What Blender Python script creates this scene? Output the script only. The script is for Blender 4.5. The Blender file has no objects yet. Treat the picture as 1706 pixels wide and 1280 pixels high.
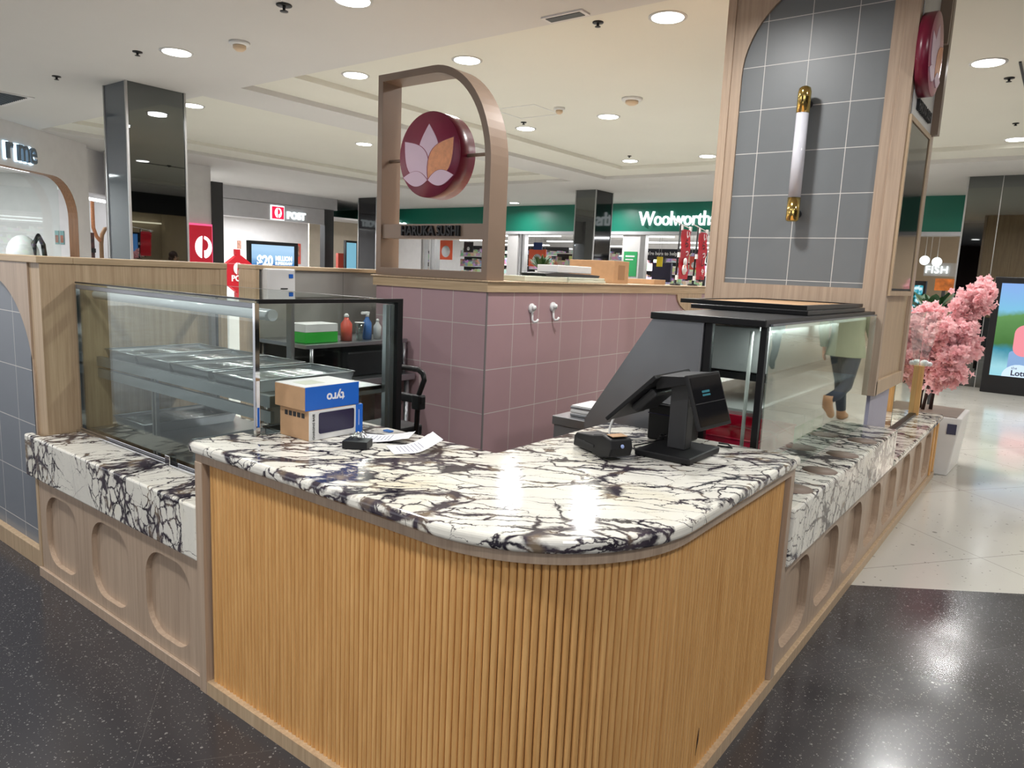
import bpy, bmesh, math, random
from mathutils import Matrix, Vector
random.seed(7)
sc = bpy.context.scene
C = sc.collection
PI = math.pi

# ------------------------------------------------------------------ camera, world, exposure
cam_d = bpy.data.cameras.new('camera')
cam = bpy.data.objects.new('camera', cam_d)
C.objects.link(cam)
sc.camera = cam
cam_d.sensor_fit = 'HORIZONTAL'
cam_d.sensor_width = 36.0
cam_d.lens = 36.0 * 1205.16 / 1706.0
cam_d.clip_start = 0.05
cam_d.clip_end = 200
_R = ((0.79270467, 0.12703827, -0.59622192),
      (0.60808176, -0.09566504, 0.78808932),
      (0.04307991, -0.98727376, -0.15308378))
# columns: image right, image down, forward -> blender camera right, up, back
cam.matrix_world = Matrix(((_R[0][0], -_R[0][1], -_R[0][2], 0.0),
                           (_R[1][0], -_R[1][1], -_R[1][2], 0.0),
                           (_R[2][0], -_R[2][1], -_R[2][2], 1.6),
                           (0, 0, 0, 1)))
sc.view_settings.view_transform = 'Standard'
sc.view_settings.look = 'None'
sc.view_settings.exposure = 0.5
sc.view_settings.gamma = 1.0
sc.view_settings.use_curve_mapping = False
sc.cycles.use_denoising = True
sc.cycles.max_bounces = 8
sc.cycles.diffuse_bounces = 4
sc.cycles.glossy_bounces = 4
sc.cycles.transparent_max_bounces = 16
sc.cycles.transmission_bounces = 4
sc.cycles.sample_clamp_indirect = 6.0
sc.cycles.caustics_reflective = False
sc.cycles.caustics_refractive = False
world = bpy.data.worlds.new('mall_air')
sc.world = world
world.use_nodes = True
world.node_tree.nodes['Background'].inputs[0].default_value = (0.93, 0.95, 1.0, 1)
world.node_tree.nodes['Background'].inputs[1].default_value = 1.15
LAMP_W = 31.0

# ------------------------------------------------------------------ materials
def new_mat(name):
    m = bpy.data.materials.new(name); m.use_nodes = True
    nt = m.node_tree; nt.nodes.clear()
    out = nt.nodes.new('ShaderNodeOutputMaterial')
    return m, nt, out
def N(nt, kind, **kw):
    n = nt.nodes.new('ShaderNode' + kind)
    for k, v in kw.items():
        if k.startswith('i_'):
            key = k[2:]
            key = int(key) if key.isdigit() else key.replace('_', ' ')
            n.inputs[key].default_value = v
        else: setattr(n, k, v)
    return n
def math_n(nt, op, a, b=None, c=None, clamp=False):
    n = nt.nodes.new('ShaderNodeMath'); n.operation = op; n.use_clamp = clamp
    for i, v in enumerate((a, b, c)):
        if v is None: continue
        if isinstance(v, (int, float)): n.inputs[i].default_value = v
        else: nt.links.new(v, n.inputs[i])
    return n.outputs[0]
def rgb(c): return (c[0], c[1], c[2], 1.0)
def s2l(r, g, b):
    f = lambda v: (v / 255 / 12.92) if v / 255 <= 0.04045 else ((v / 255 + 0.055) / 1.055) ** 2.4
    return (f(r), f(g), f(b))
def mixc(nt, fac, a, b):
    n = nt.nodes.new('ShaderNodeMix'); n.data_type = 'RGBA'
    for sock, v in ((n.inputs[0], fac), (n.inputs[6], a), (n.inputs[7], b)):
        if isinstance(v, (int, float)): sock.default_value = v
        elif isinstance(v, tuple): sock.default_value = rgb(v)
        else: nt.links.new(v, sock)
    return n.outputs[2]
def ramp(nt, fac, stops):
    n = nt.nodes.new('ShaderNodeValToRGB'); cr = n.color_ramp
    while len(cr.elements) < len(stops): cr.elements.new(0.5)
    for e, (p, c) in zip(cr.elements, stops):
        e.position = p; e.color = rgb(c) if isinstance(c, tuple) else (c, c, c, 1)
    nt.links.new(fac, n.inputs[0]); return n.outputs[0]
def pos(nt): return nt.nodes.new('ShaderNodeNewGeometry').outputs['Position']
def objco(nt): return nt.nodes.new('ShaderNodeTexCoord').outputs['Object']
def mapping(nt, vec, scale=(1,1,1), rot=(0,0,0), loc=(0,0,0)):
    n = N(nt, 'Mapping'); n.inputs['Scale'].default_value = scale
    n.inputs['Rotation'].default_value = rot; n.inputs['Location'].default_value = loc
    nt.links.new(vec, n.inputs[0]); return n.outputs[0]
def noise(nt, vec, scale, detail=3, rough=0.5, out=0):
    n = N(nt, 'TexNoise'); n.inputs['Scale'].default_value = scale
    n.inputs['Detail'].default_value = detail; n.inputs['Roughness'].default_value = rough
    nt.links.new(vec, n.inputs['Vector']); return n.outputs[out]
def principled(nt, out, color, rough=0.5, metal=0.0, coat=0.0, spec=0.5):
    b = N(nt, 'BsdfPrincipled')
    if isinstance(color, tuple): b.inputs['Base Color'].default_value = rgb(color)
    else: nt.links.new(color, b.inputs['Base Color'])
    if isinstance(rough, (int, float)): b.inputs['Roughness'].default_value = rough
    else: nt.links.new(rough, b.inputs['Roughness'])
    b.inputs['Metallic'].default_value = metal
    b.inputs['Coat Weight'].default_value = coat
    b.inputs['Coat Roughness'].default_value = 0.05
    b.inputs['Specular IOR Level'].default_value = spec
    nt.links.new(b.outputs[0], out.inputs[0]); return b
def plain(name, color, rough=0.5, metal=0.0, var=0.06, scale=6.0, coat=0.0, spec=0.5):
    """plain surface with a slight procedural mottling of tone"""
    m, nt, out = new_mat(name)
    v = noise(nt, objco(nt), scale, 3)
    k = ramp(nt, v, [(0.3, 1 - var), (0.7, 1 + 0)])
    mul = nt.nodes.new('ShaderNodeMix'); mul.data_type = 'RGBA'; mul.blend_type = 'MULTIPLY'
    mul.inputs[0].default_value = 1.0; mul.inputs[6].default_value = rgb(color)
    nt.links.new(k, mul.inputs[7])
    principled(nt, out, mul.outputs[2], rough, metal, coat, spec)
    return m
def emit(name, color, strength):
    m, nt, out = new_mat(name)
    e = N(nt, 'Emission'); e.inputs[0].default_value = rgb(color); e.inputs[1].default_value = strength
    nt.links.new(e.outputs[0], out.inputs[0]); return m
def lit_box(name, color, strength, rough=0.3):
    m, nt, out = new_mat(name)
    b = principled(nt, out, color, rough)
    b.inputs['Emission Color'].default_value = rgb(color); b.inputs['Emission Strength'].default_value = strength
    return m
def wood(name, c1, c2, rough=0.45, grain=(55, 55, 1.6), coat=0.0):
    m, nt, out = new_mat(name)
    p = pos(nt)
    a = noise(nt, mapping(nt, p, grain), 1.0, 5, 0.6)
    b = noise(nt, mapping(nt, p, (grain[0] * 4, grain[1] * 4, grain[2] * 5)), 1.0, 2, 0.5)
    f = math_n(nt, 'ADD', math_n(nt, 'MULTIPLY', a, 0.75), math_n(nt, 'MULTIPLY', b, 0.25))
    col = ramp(nt, f, [(0.32, c1), (0.5, tuple((x + y) / 2 for x, y in zip(c1, c2))), (0.68, c2)])
    principled(nt, out, col, rough, 0, coat)
    return m
def tiles(name, color, u, v, size, offu, offv, gw=0.004, grout=(0.62, 0.6, 0.57), rough=0.38, size_v=None, var=0.10, coat=0.0):
    """square tiles; u, v are world axes 0/1/2"""
    m, nt, out = new_mat(name)
    p = pos(nt); sep = N(nt, 'SeparateXYZ'); nt.links.new(p, sep.inputs[0])
    def line(ax, off, s):
        t = math_n(nt, 'DIVIDE', math_n(nt, 'SUBTRACT', sep.outputs[ax], off - 100 * s), s)
        fr = math_n(nt, 'FRACT', t)
        d = math_n(nt, 'MINIMUM', fr, math_n(nt, 'SUBTRACT', 1.0, fr))
        return math_n(nt, 'LESS_THAN', d, gw / 2 / s), math_n(nt, 'FLOOR', t)
    su = size; sv = size_v or size
    lu, fu = line(u, offu, su); lv, fv = line(v, offv, sv)
    g = math_n(nt, 'MAXIMUM', lu, lv)
    cmb = N(nt, 'CombineXYZ'); nt.links.new(fu, cmb.inputs[0]); nt.links.new(fv, cmb.inputs[1])
    wn = N(nt, 'TexWhiteNoise'); nt.links.new(cmb.outputs[0], wn.inputs[0])
    mott = noise(nt, p, 9, 4)
    k = math_n(nt, 'ADD', math_n(nt, 'MULTIPLY', wn.outputs[0], var * 0.5), math_n(nt, 'MULTIPLY', mott, var))
    tile = mixc(nt, k, color, tuple(c * 0.35 for c in color))
    col = mixc(nt, g, tile, grout)
    principled(nt, out, col, rough, 0, coat)
    return m
def marble(name, off=(0, 0, 0), vein=1.0, rot=0.65, net=1.0, bs=2.4):
    m, nt, out = new_mat(name)
    p = mapping(nt, pos(nt), (1, 1, 1), (0, 0, -rot), off)
    w1 = noise(nt, p, 3.2, 5, 0.55, 1)
    def disp(vec, w, amt):
        n = nt.nodes.new('ShaderNodeVectorMath'); n.operation = 'SUBTRACT'; nt.links.new(w, n.inputs[0]); n.inputs[1].default_value = (0.5, 0.5, 0.5)
        s = nt.nodes.new('ShaderNodeVectorMath'); s.operation = 'SCALE'; nt.links.new(n.outputs[0], s.inputs[0]); s.inputs['Scale'].default_value = amt
        a = nt.nodes.new('ShaderNodeVectorMath'); a.operation = 'ADD'; nt.links.new(vec, a.inputs[0]); nt.links.new(s.outputs[0], a.inputs[1])
        return a.outputs[0]
    d1 = disp(p, w1, 0.16)
    d2 = disp(d1, noise(nt, p, 11, 6, 0.7, 1), 0.055)
    def vor(vec, s, rnd=1.0):
        n = N(nt, 'TexVoronoi', feature='DISTANCE_TO_EDGE'); n.inputs['Scale'].default_value = s; n.inputs['Randomness'].default_value = rnd
        nt.links.new(vec, n.inputs['Vector'])
        return n.outputs[0]
    big = noise(nt, mapping(nt, p, (0.55, 1.5, 1)), bs, 2, 0.5)
    big2 = noise(nt, mapping(nt, p, (0.5, 1.3, 1)), 9.0, 4, 0.65)
    clus = ramp(nt, big, [(0.38, 0.0), (0.58, 1.0)])
    mod = ramp(nt, big2, [(0.34, 0.0), (0.66, 1.0)])
    def layer(vec, s, w0, w1_):
        wid = math_n(nt, 'ADD', w0, math_n(nt, 'MULTIPLY', clus, w1_ * vein))
        wid = math_n(nt, 'ADD', math_n(nt, 'MULTIPLY', wid, mod), 0.0004)
        return math_n(nt, 'SUBTRACT', 1.0, math_n(nt, 'DIVIDE', vor(vec, s), wid), clamp=True)
    v1 = layer(mapping(nt, d2, (0.46, 1.30, 1.0)), 4.8, 0.04 * net, 0.13)
    v2 = layer(mapping(nt, d2, (0.5, 1.5, 1.2), (0, 0, 0.35)), 12.0, 0.002, 0.19)
    v3 = layer(mapping(nt, d1, (0.35, 1.2, 1.0), (0, 0, -0.5)), 3.1, 0.022 * net, 0.03)
    v = math_n(nt, 'MAXIMUM', math_n(nt, 'MAXIMUM', v1, v2), v3)
    v = ramp(nt, v, [(0.03, 0.0), (0.70, 1.0)])
    tone = noise(nt, d1, 2.2, 4, 0.6)
    base = ramp(nt, tone, [(0.35, s2l(220, 217, 208)), (0.55, s2l(232, 229, 218)), (0.74, s2l(222, 214, 190))])
    grey = noise(nt, d2, 5, 4, 0.65)
    base = mixc(nt, ramp(nt, grey, [(0.55, 0.0), (0.75, 0.35)]), base, s2l(150, 146, 146))
    dark = ramp(nt, noise(nt, p, 11, 2), [(0.36, s2l(38, 34, 44)), (0.55, s2l(72, 64, 72)), (0.70, s2l(128, 112, 92))])
    col = mixc(nt, v, base, dark)
    principled(nt, out, col, 0.09, 0, 0.0, 0.42)
    return m
def glass_pane(name, tint=(0.93, 0.97, 0.95), refl=1.0, f0=0.045):
    m, nt, out = new_mat(name)
    lw = N(nt, 'LayerWeight'); lw.inputs['Blend'].default_value = 0.5
    f = math_n(nt, 'POWER', lw.outputs['Facing'], 4.2)
    f = math_n(nt, 'ADD', f0, math_n(nt, 'MULTIPLY', f, 0.95), clamp=True)
    f = math_n(nt, 'MULTIPLY', f, refl, clamp=True)
    t = N(nt, 'BsdfTransparent'); t.inputs[0].default_value = rgb(tint)
    g = N(nt, 'BsdfGlossy'); g.inputs['Roughness'].default_value = 0.0; g.inputs[0].default_value = (0.95, 1, 0.98, 1)
    mx = N(nt, 'MixShader'); nt.links.new(f, mx.inputs[0]); nt.links.new(t.outputs[0], mx.inputs[1]); nt.links.new(g.outputs[0], mx.inputs[2])
    nt.links.new(mx.outputs[0], out.inputs[0]); return m
def terrazzo(name, base, speck, rough, joint=None, dens=0.22, scale=95, cloud=0.2):
    m, nt, out = new_mat(name)
    p = pos(nt)
    col = base
    cl = noise(nt, p, 1.3, 4)
    col = mixc(nt, math_n(nt, 'MULTIPLY', cl, cloud), base, tuple(c * 0.55 for c in base))
    for s, d, k in ((scale, dens, 1.0), (scale * 0.45, dens * 0.5, 0.7)):
        vo = N(nt, 'TexVoronoi', feature='F1'); vo.inputs['Scale'].default_value = s; nt.links.new(p, vo.inputs['Vector'])
        sp = N(nt, 'SeparateColor'); nt.links.new(vo.outputs['Color'], sp.inputs[0])
        rad = math_n(nt, 'MULTIPLY', math_n(nt, 'LESS_THAN', sp.outputs[0], d), math_n(nt, 'ADD', 0.12, math_n(nt, 'MULTIPLY', sp.outputs[1], 0.30)))
        inside = math_n(nt, 'LESS_THAN', vo.outputs['Distance'], rad)
        sc_ = mixc(nt, sp.outputs[2], speck, tuple(c * 0.35 for c in speck))
        col = mixc(nt, math_n(nt, 'MULTIPLY', inside, k), col, sc_)
    if joint:
        sep = N(nt, 'SeparateXYZ'); nt.links.new(mapping(nt, p, (1, 1, 1), (0, 0, joint[2])), sep.inputs[0])
        g = None
        for ax in (0, 1):
            fr = math_n(nt, 'FRACT', math_n(nt, 'DIVIDE', math_n(nt, 'ADD', sep.outputs[ax], 500.0), joint[0]))
            d = math_n(nt, 'MINIMUM', fr, math_n(nt, 'SUBTRACT', 1.0, fr))
            l = math_n(nt, 'LESS_THAN', d, joint[1] / 2 / joint[0])
            g = l if g is None else math_n(nt, 'MAXIMUM', g, l)
        col = mixc(nt, g, col, joint[3])
    rr = ramp(nt, noise(nt, p, 2.5, 4), [(0.3, rough * 0.8), (0.7, rough * 1.35)])
    principled(nt, out, col, rr, 0, 0.0, 0.5)
    return m

M = {}
M['oak'] = wood('pale_oak_laminate', s2l(168, 142, 112), s2l(202, 178, 146), 0.42)
M['oak_h'] = wood('pale_oak_laminate_level', s2l(172, 147, 115), s2l(206, 182, 148), 0.42, (2.0, 2.0, 60))
M['taupe'] = wood('taupe_oak_veneer', s2l(164, 142, 122), s2l(190, 168, 146), 0.4)
M['rib'] = wood('honey_oak_dowels', s2l(196, 144, 84), s2l(232, 184, 120), 0.36, (50, 50, 2.2))
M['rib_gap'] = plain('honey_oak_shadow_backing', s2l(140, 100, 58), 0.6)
M['marble'] = marble('violet_veined_marble', (1.9, 0.7, 0.3), 0.95, 0.65, 1.0, 2.6)
M['marble_l'] = marble('violet_veined_marble_ledge', (3.3, 1.1, 0.4), 1.5, 1.5, 0.12, 1.6)
M['marble_r'] = marble('violet_veined_marble_shelf', (6.1, 4.7, 0.9), 1.0, 0.2, 0.8, 2.2)
M['pink_x'] = tiles('dusty_pink_wall_tiles_lit_front', s2l(184, 154, 160), 0, 2, 0.28, -2.84, 0.985, 0.0045, rough=0.32)
M['pink_y'] = tiles('dusty_pink_wall_tiles_shaded_side', s2l(178, 146, 150), 1, 2, 0.28, 3.457, 0.985, 0.0045, rough=0.32)  # same tile as the front; the side face's shade is put into its colour
M['blue_x'] = tiles('blue_grey_wall_tiles', s2l(122, 128, 136), 0, 2, 0.28, -4.262, 0.172, 0.004, rough=0.35)
M['slate'] = tiles('slate_grey_column_tiles', s2l(116, 120, 122), 0, 2, 0.2765, -1.503, 1.623, 0.0045, rough=0.4)
M['grey_y'] = tiles('concrete_grey_panels', s2l(158, 156, 150), 1, 2, 0.42, 2.46, 0.0, 0.004, s2l(110, 108, 104), 0.5, 5.0, 0.15)
M['lilac'] = tiles('lilac_grey_base_tiles', s2l(168, 166, 184), 1, 2, 0.022, 5, 0, 0.002, s2l(150, 148, 166), 0.45, 3.0)
M['bronze'] = plain('bronze_sign_metal', s2l(136, 116, 100), 0.4, 0.1)
M['crimson'] = plain('crimson_sign_face', s2l(140, 42, 72), 0.35)
M['crimson_side'] = plain('dark_crimson_sign_edge', s2l(120, 24, 52), 0.3)
M['rose_face'] = plain('pale_rose_sign_face', s2l(196, 130, 142), 0.35)
M['petal'] = plain('pale_pink_petal', s2l(228, 200, 218), 0.45)
M['petal_o'] = plain('orange_petal', s2l(236, 160, 112), 0.45, 0, 0.2, 40)
M['black'] = plain('black_powder_coat', (0.007, 0.007, 0.008), 0.35, spec=0.35)
M['blackp'] = plain('black_plastic', (0.008, 0.008, 0.009), 0.45, spec=0.3)
M['blackgloss'] = plain('black_gloss_screen', (0.01, 0.01, 0.012), 0.06)
M['greyp'] = plain('dark_grey_plastic', (0.035, 0.035, 0.037), 0.42, spec=0.4)
M['steel'] = plain('brushed_stainless_steel', (0.42, 0.43, 0.45), 0.28, 0.9, 0.15, 3)
M['steel_d'] = plain('dull_stainless_steel', (0.30, 0.31, 0.33), 0.38, 0.75, 0.2, 3)
M['steel_l'] = plain('bright_steel', (0.55, 0.56, 0.56), 0.3, 0.35, 0.1, 3)
M['tiletrim'] = plain('dull_tile_trim', (0.20, 0.18, 0.18), 0.7)
M['chrome'] = plain('polished_chrome', (0.7, 0.71, 0.73), 0.08, 1.0)
M['brass'] = plain('polished_brass', (0.83, 0.6, 0.2), 0.12, 1.0)
M['white'] = plain('white_plastic', (0.72, 0.72, 0.71), 0.4)
M['opal'] = plain('opal_white_glass', (0.70, 0.70, 0.76), 0.12)
M['paper'] = plain('white_paper', (0.78, 0.78, 0.8), 0.7)
M['card'] = plain('brown_cardboard', s2l(178, 142, 106), 0.75, 0, 0.12, 20)
M['foam'] = plain('grey_green_foam', s2l(196, 200, 184), 0.7)
M['blue'] = plain('bright_blue_print', s2l(20, 98, 196), 0.35)
M['navy'] = plain('navy_blue_print', s2l(34, 28, 62), 0.25)
M['ink'] = plain('black_ink', (0.012, 0.012, 0.014), 0.6)
M['red'] = plain('red_plastic', s2l(228, 26, 78), 0.3)
M['redpaint'] = plain('post_red_paint', s2l(190, 22, 40), 0.35)
M['green'] = plain('green_print', s2l(50, 170, 60), 0.4)
M['redlid'] = plain('orange_red_liquid', s2l(214, 92, 76), 0.3)
M['bluel'] = plain('blue_liquid', s2l(70, 120, 190), 0.25)
M['clearp'] = glass_pane('clear_plastic', (0.8, 0.85, 0.85), 1.5, 0.1)
M['glass'] = glass_pane('case_glass', (0.90, 0.94, 0.92), 1.0, 0.035)
M['glass_r'] = glass_pane('case_glass_tinted', (0.78, 0.83, 0.80), 1.0, 0.22)
M['shopglass'] = glass_pane('shop_window_glass', (0.95, 0.98, 0.97), 0.8)
M['ceil'] = plain('ceiling_paint', s2l(204, 202, 200), 0.8, 0, 0.03, 1.0)
M['ceil_tray'] = plain('warm_ceiling_paint', s2l(218, 216, 206), 0.8, 0, 0.03, 1.0)
M['wallw'] = plain('white_wall_paint', s2l(214, 212, 212), 0.7)
M['wallg'] = plain('grey_fascia_paint', s2l(188, 188, 192), 0.5)
M['wallbeige'] = plain('beige_wall_paint', s2l(196, 184, 166), 0.7)
M['lamp'] = emit('downlight_glow', (1.0, 0.98, 0.94), 9.0)
M['lampstrip'] = emit('strip_light_glow', (0.95, 0.98, 1.0), 3.0)
M['halo'] = emit('sign_halo_glow', (0.55, 0.8, 1.0), 2.6)
M['signw'] = emit('white_sign_glow', (0.9, 1.0, 1.0), 1.3)
M['wgreen'] = plain('supermarket_green', s2l(10, 108, 88), 0.4, 0, 0.1, 0.3)
M['trim_metal'] = plain('brushed_aluminium', (0.45, 0.45, 0.45), 0.3, 0.8)
M['mirror_d'] = plain('smoked_mirror_glass', (0.16, 0.17, 0.17), 0.015, 1.0, 0.0)
M['mirror_g'] = plain('blue_grey_back_painted_glass', (0.10, 0.115, 0.13), 0.05, 0.0, 0.0)
M['dterr'] = terrazzo('dark_terrazzo_floor', s2l(60, 59, 62), s2l(150, 148, 146), 0.19, (0.9, 0.0014, 0.63, s2l(95, 92, 92)), 0.24, 170)
M['lfloor'] = terrazzo('polished_cream_floor', s2l(198, 195, 187), s2l(186, 183, 175), 0.13, (1.2, 0.005, 0.63, s2l(150, 147, 140)), 0.05, 60, 0.12)
M['kfloor'] = plain('kiosk_vinyl_floor', (0.12, 0.12, 0.12), 0.5)
M['leaf'] = plain('green_leaf', s2l(44, 84, 44), 0.5, 0, 0.4, 20)
M['blossom'] = plain('pink_blossom_fabric', s2l(255, 212, 216), 0.7, 0, 0.18, 14)
m_, nt, out = new_mat('pink_blossom_cloth')
c_ = ramp(nt, noise(nt, objco(nt), 16, 3), [(0.3, s2l(246, 194, 199)), (0.7, s2l(255, 224, 226))])
d_ = N(nt, 'BsdfDiffuse'); tr_ = N(nt, 'BsdfTranslucent'); mx = N(nt, 'MixShader'); mx.inputs[0].default_value = 0.45
nt.links.new(c_, d_.inputs[0]); nt.links.new(c_, tr_.inputs[0]); nt.links.new(d_.outputs[0], mx.inputs[1]); nt.links.new(tr_.outputs[0], mx.inputs[2]); nt.links.new(mx.outputs[0], out.inputs[0])
M['blossom'] = m_
M['bark'] = plain('dark_brown_bark', s2l(58, 40, 36), 0.8, 0, 0.3, 30)
M['soil'] = plain('brown_inset_disc', s2l(118, 98, 84), 0.5, 0, 0.2, 12)
M['skin'] = plain('skin', s2l(208, 160, 130), 0.5)
M['hair'] = plain('brown_hair', s2l(60, 38, 28), 0.6)
M['olive'] = plain('olive_green_coat_cloth', s2l(140, 144, 118), 0.8)
M['denim'] = plain('dark_blue_denim', s2l(38, 44, 58), 0.8)
M['boot'] = plain('tan_boot_leather', s2l(172, 130, 92), 0.6)
M['darkcloth'] = plain('black_cloth', (0.02, 0.02, 0.025), 0.8)
M['wallred'] = plain('dark_red_brown_slats', s2l(70, 44, 40), 0.5)

# ------------------------------------------------------------------ geometry helpers
class MB:
    def __init__(s): s.v = []; s.f = []; s.mi = []; s.sm = []; s.T = None; s.cur = 0; s.mats = []
    def use(s, mat):
        if mat not in s.mats: s.mats.append(mat)
        s.cur = s.mats.index(mat); return s
    def add(s, vs, fs, smooth=False):
        o = len(s.v)
        for p in vs:
            p = Vector(p)
            if s.T is not None: p = s.T @ p
            s.v.append(p)
        for f in fs: s.f.append([i + o for i in f]); s.mi.append(s.cur); s.sm.append(smooth)
        return s
    def box(s, x0, x1, y0, y1, z0, z1):
        vs = [(x, y, z) for z in (z0, z1) for y in (y0, y1) for x in (x0, x1)]
        return s.add(vs, [(0,2,3,1), (4,5,7,6), (0,1,5,4), (2,6,7,3), (0,4,6,2), (1,3,7,5)])
    def cbox(s, c, d): return s.box(c[0]-d[0]/2, c[0]+d[0]/2, c[1]-d[1]/2, c[1]+d[1]/2, c[2]-d[2]/2, c[2]+d[2]/2)
    def quad(s, a, b, c, d): return s.add([a, b, c, d], [(0,1,2,3)])
    def prism(s, poly, axis, a, b, smooth=False):
        """poly: 2D points; axis x: (y,z); y: (x,z); z: (x,y)"""
        def P(p, t): return {'x': (t, p[0], p[1]), 'y': (p[0], t, p[1]), 'z': (p[0], p[1], t)}[axis]
        n = len(poly)
        vs = [P(p, a) for p in poly] + [P(p, b) for p in poly]
        s.add(vs, [tuple(range(n))[::-1], tuple(range(n, 2*n))])
        o = len(s.v) - 2*n
        for i in range(n):
            j = (i+1) % n
            s.f.append([o+i, o+j, o+n+j, o+n+i]); s.mi.append(s.cur); s.sm.append(smooth)
        return s
    def cyl(s, p0, p1, r0, r1=None, n=16, caps=True):
        r1 = r0 if r1 is None else r1
        p0 = Vector(p0); p1 = Vector(p1); d = (p1-p0).normalized()
        u = d.orthogonal().normalized(); w = d.cross(u)
        vs = []
        for p, r in ((p0, r0), (p1, r1)):
            for i in range(n):
                a = 2*PI*i/n; vs.append(p + u*math.cos(a)*r + w*math.sin(a)*r)
        s.add(vs, [(i, (i+1)%n, n+(i+1)%n, n+i) for i in range(n)], True)
        if caps:
            o = len(s.v)-2*n
            s.f.append([o+i for i in range(n)][::-1]); s.mi.append(s.cur); s.sm.append(False)
            s.f.append([o+n+i for i in range(n)]); s.mi.append(s.cur); s.sm.append(False)
        return s
    def tube(s, pts, r, n=8):
        pts = [Vector(p) for p in pts]; rings = []
        rs = r if isinstance(r, (list, tuple)) else [r]*len(pts)
        u = None
        vs = []
        for i, p in enumerate(pts):
            d = (pts[min(i+1, len(pts)-1)] - pts[max(i-1, 0)]).normalized()
            if u is None: u = d.orthogonal().normalized()
            u = (u - d*u.dot(d)).normalized(); w = d.cross(u)
            for k in range(n):
                a = 2*PI*k/n; vs.append(p + u*math.cos(a)*rs[i] + w*math.sin(a)*rs[i])
        fs = [(i*n+k, i*n+(k+1)%n, (i+1)*n+(k+1)%n, (i+1)*n+k) for i in range(len(pts)-1) for k in range(n)]
        fs += [tuple(range(n))[::-1], tuple((len(pts)-1)*n+k for k in range(n))]
        return s.add(vs, fs, True)
    def lathe(s, prof, c, n=20, axis='z'):
        vs = []
        for r, h in prof:
            for k in range(n):
                a = 2*PI*k/n; x, y = math.cos(a)*r, math.sin(a)*r
                vs.append({'z': (c[0]+x, c[1]+y, c[2]+h), 'y': (c[0]+x, c[1]+h, c[2]+y), 'x': (c[0]+h, c[1]+x, c[2]+y)}[axis])
        m = len(prof)
        fs = [(i*n+k, i*n+(k+1)%n, (i+1)*n+(k+1)%n, (i+1)*n+k) for i in range(m-1) for k in range(n)]
        fs += [tuple(range(n))[::-1], tuple((m-1)*n+k for k in range(n))]
        return s.add(vs, fs, True)
    def ball(s, c, r, nu=12, nv=8):
        r = r if isinstance(r, (tuple, list)) else (r, r, r)
        vs = []; 
        for j in range(nv+1):
            t = PI*j/nv
            for i in range(nu):
                a = 2*PI*i/nu
                vs.append((c[0]+r[0]*math.sin(t)*math.cos(a), c[1]+r[1]*math.sin(t)*math.sin(a), c[2]+r[2]*math.cos(t)))
        fs = [(j*nu+i, (j+1)*nu+i, (j+1)*nu+(i+1)%nu, j*nu+(i+1)%nu) for j in range(nv) for i in range(nu)]
        return s.add(vs, fs, True)
    def build(s, name, mat, parent=None, bevel=0.0, seg=2, smooth=None):
        me = bpy.data.meshes.new(name)
        me.from_pydata([tuple(v) for v in s.v], [], s.f)
        mats = s.mats if s.mats else [mat]
        for m in mats: me.materials.append(M[m] if isinstance(m, str) else m)
        me.polygons.foreach_set('material_index', s.mi)
        me.polygons.foreach_set('use_smooth', s.sm if smooth is None else [smooth]*len(s.f))
        me.update()
        bm = bmesh.new(); bm.from_mesh(me); bmesh.ops.remove_doubles(bm, verts=bm.verts, dist=1e-6)
        bmesh.ops.recalc_face_normals(bm, faces=bm.faces); bm.to_mesh(me); bm.free()
        o = bpy.data.objects.new(name, me); C.objects.link(o)
        if parent is not None:
            o.parent = parent; o.location = -W.get(parent.name, Vector((0, 0, 0)))
        W[o.name] = Vector((0, 0, 0))
        if bevel > 0:
            b = o.modifiers.new('bevel', 'BEVEL'); b.width = bevel; b.segments = seg; b.limit_method = 'ANGLE'
            b.angle_limit = math.radians(40)
        return o
W = {}
def tag(o, label, cat, group=None, kind=None):
    if label: o['label'] = label
    if cat: o['category'] = cat
    if group: o['group'] = group
    if kind: o['kind'] = kind
    return o
def thing(name, label, cat, loc=(0, 0, 0), group=None):
    o = bpy.data.objects.new(name, None); C.objects.link(o); o.location = loc
    o.empty_display_size = 0.1
    W[o.name] = Vector(loc)
    return tag(o, label, cat, group)
def struct(mb, name, mat, bevel=0.0):
    o = mb.build(name, mat, None, bevel); o['kind'] = 'structure'; return o
def dup(root, loc, label, rotz=0.0, group=None, scale=None):
    r = root.copy(); C.objects.link(r); r.location = loc; r.rotation_euler = (0, 0, rotz)
    if scale: r.scale = scale
    r['label'] = label
    if group: r['group'] = group
    for ch in list(root.children):
        c = ch.copy(); C.objects.link(c); c.parent = r
        for g in list(ch.children):
            d = g.copy(); C.objects.link(d); d.parent = c
    return r
def B(*a): return MB().box(*a)
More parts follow.
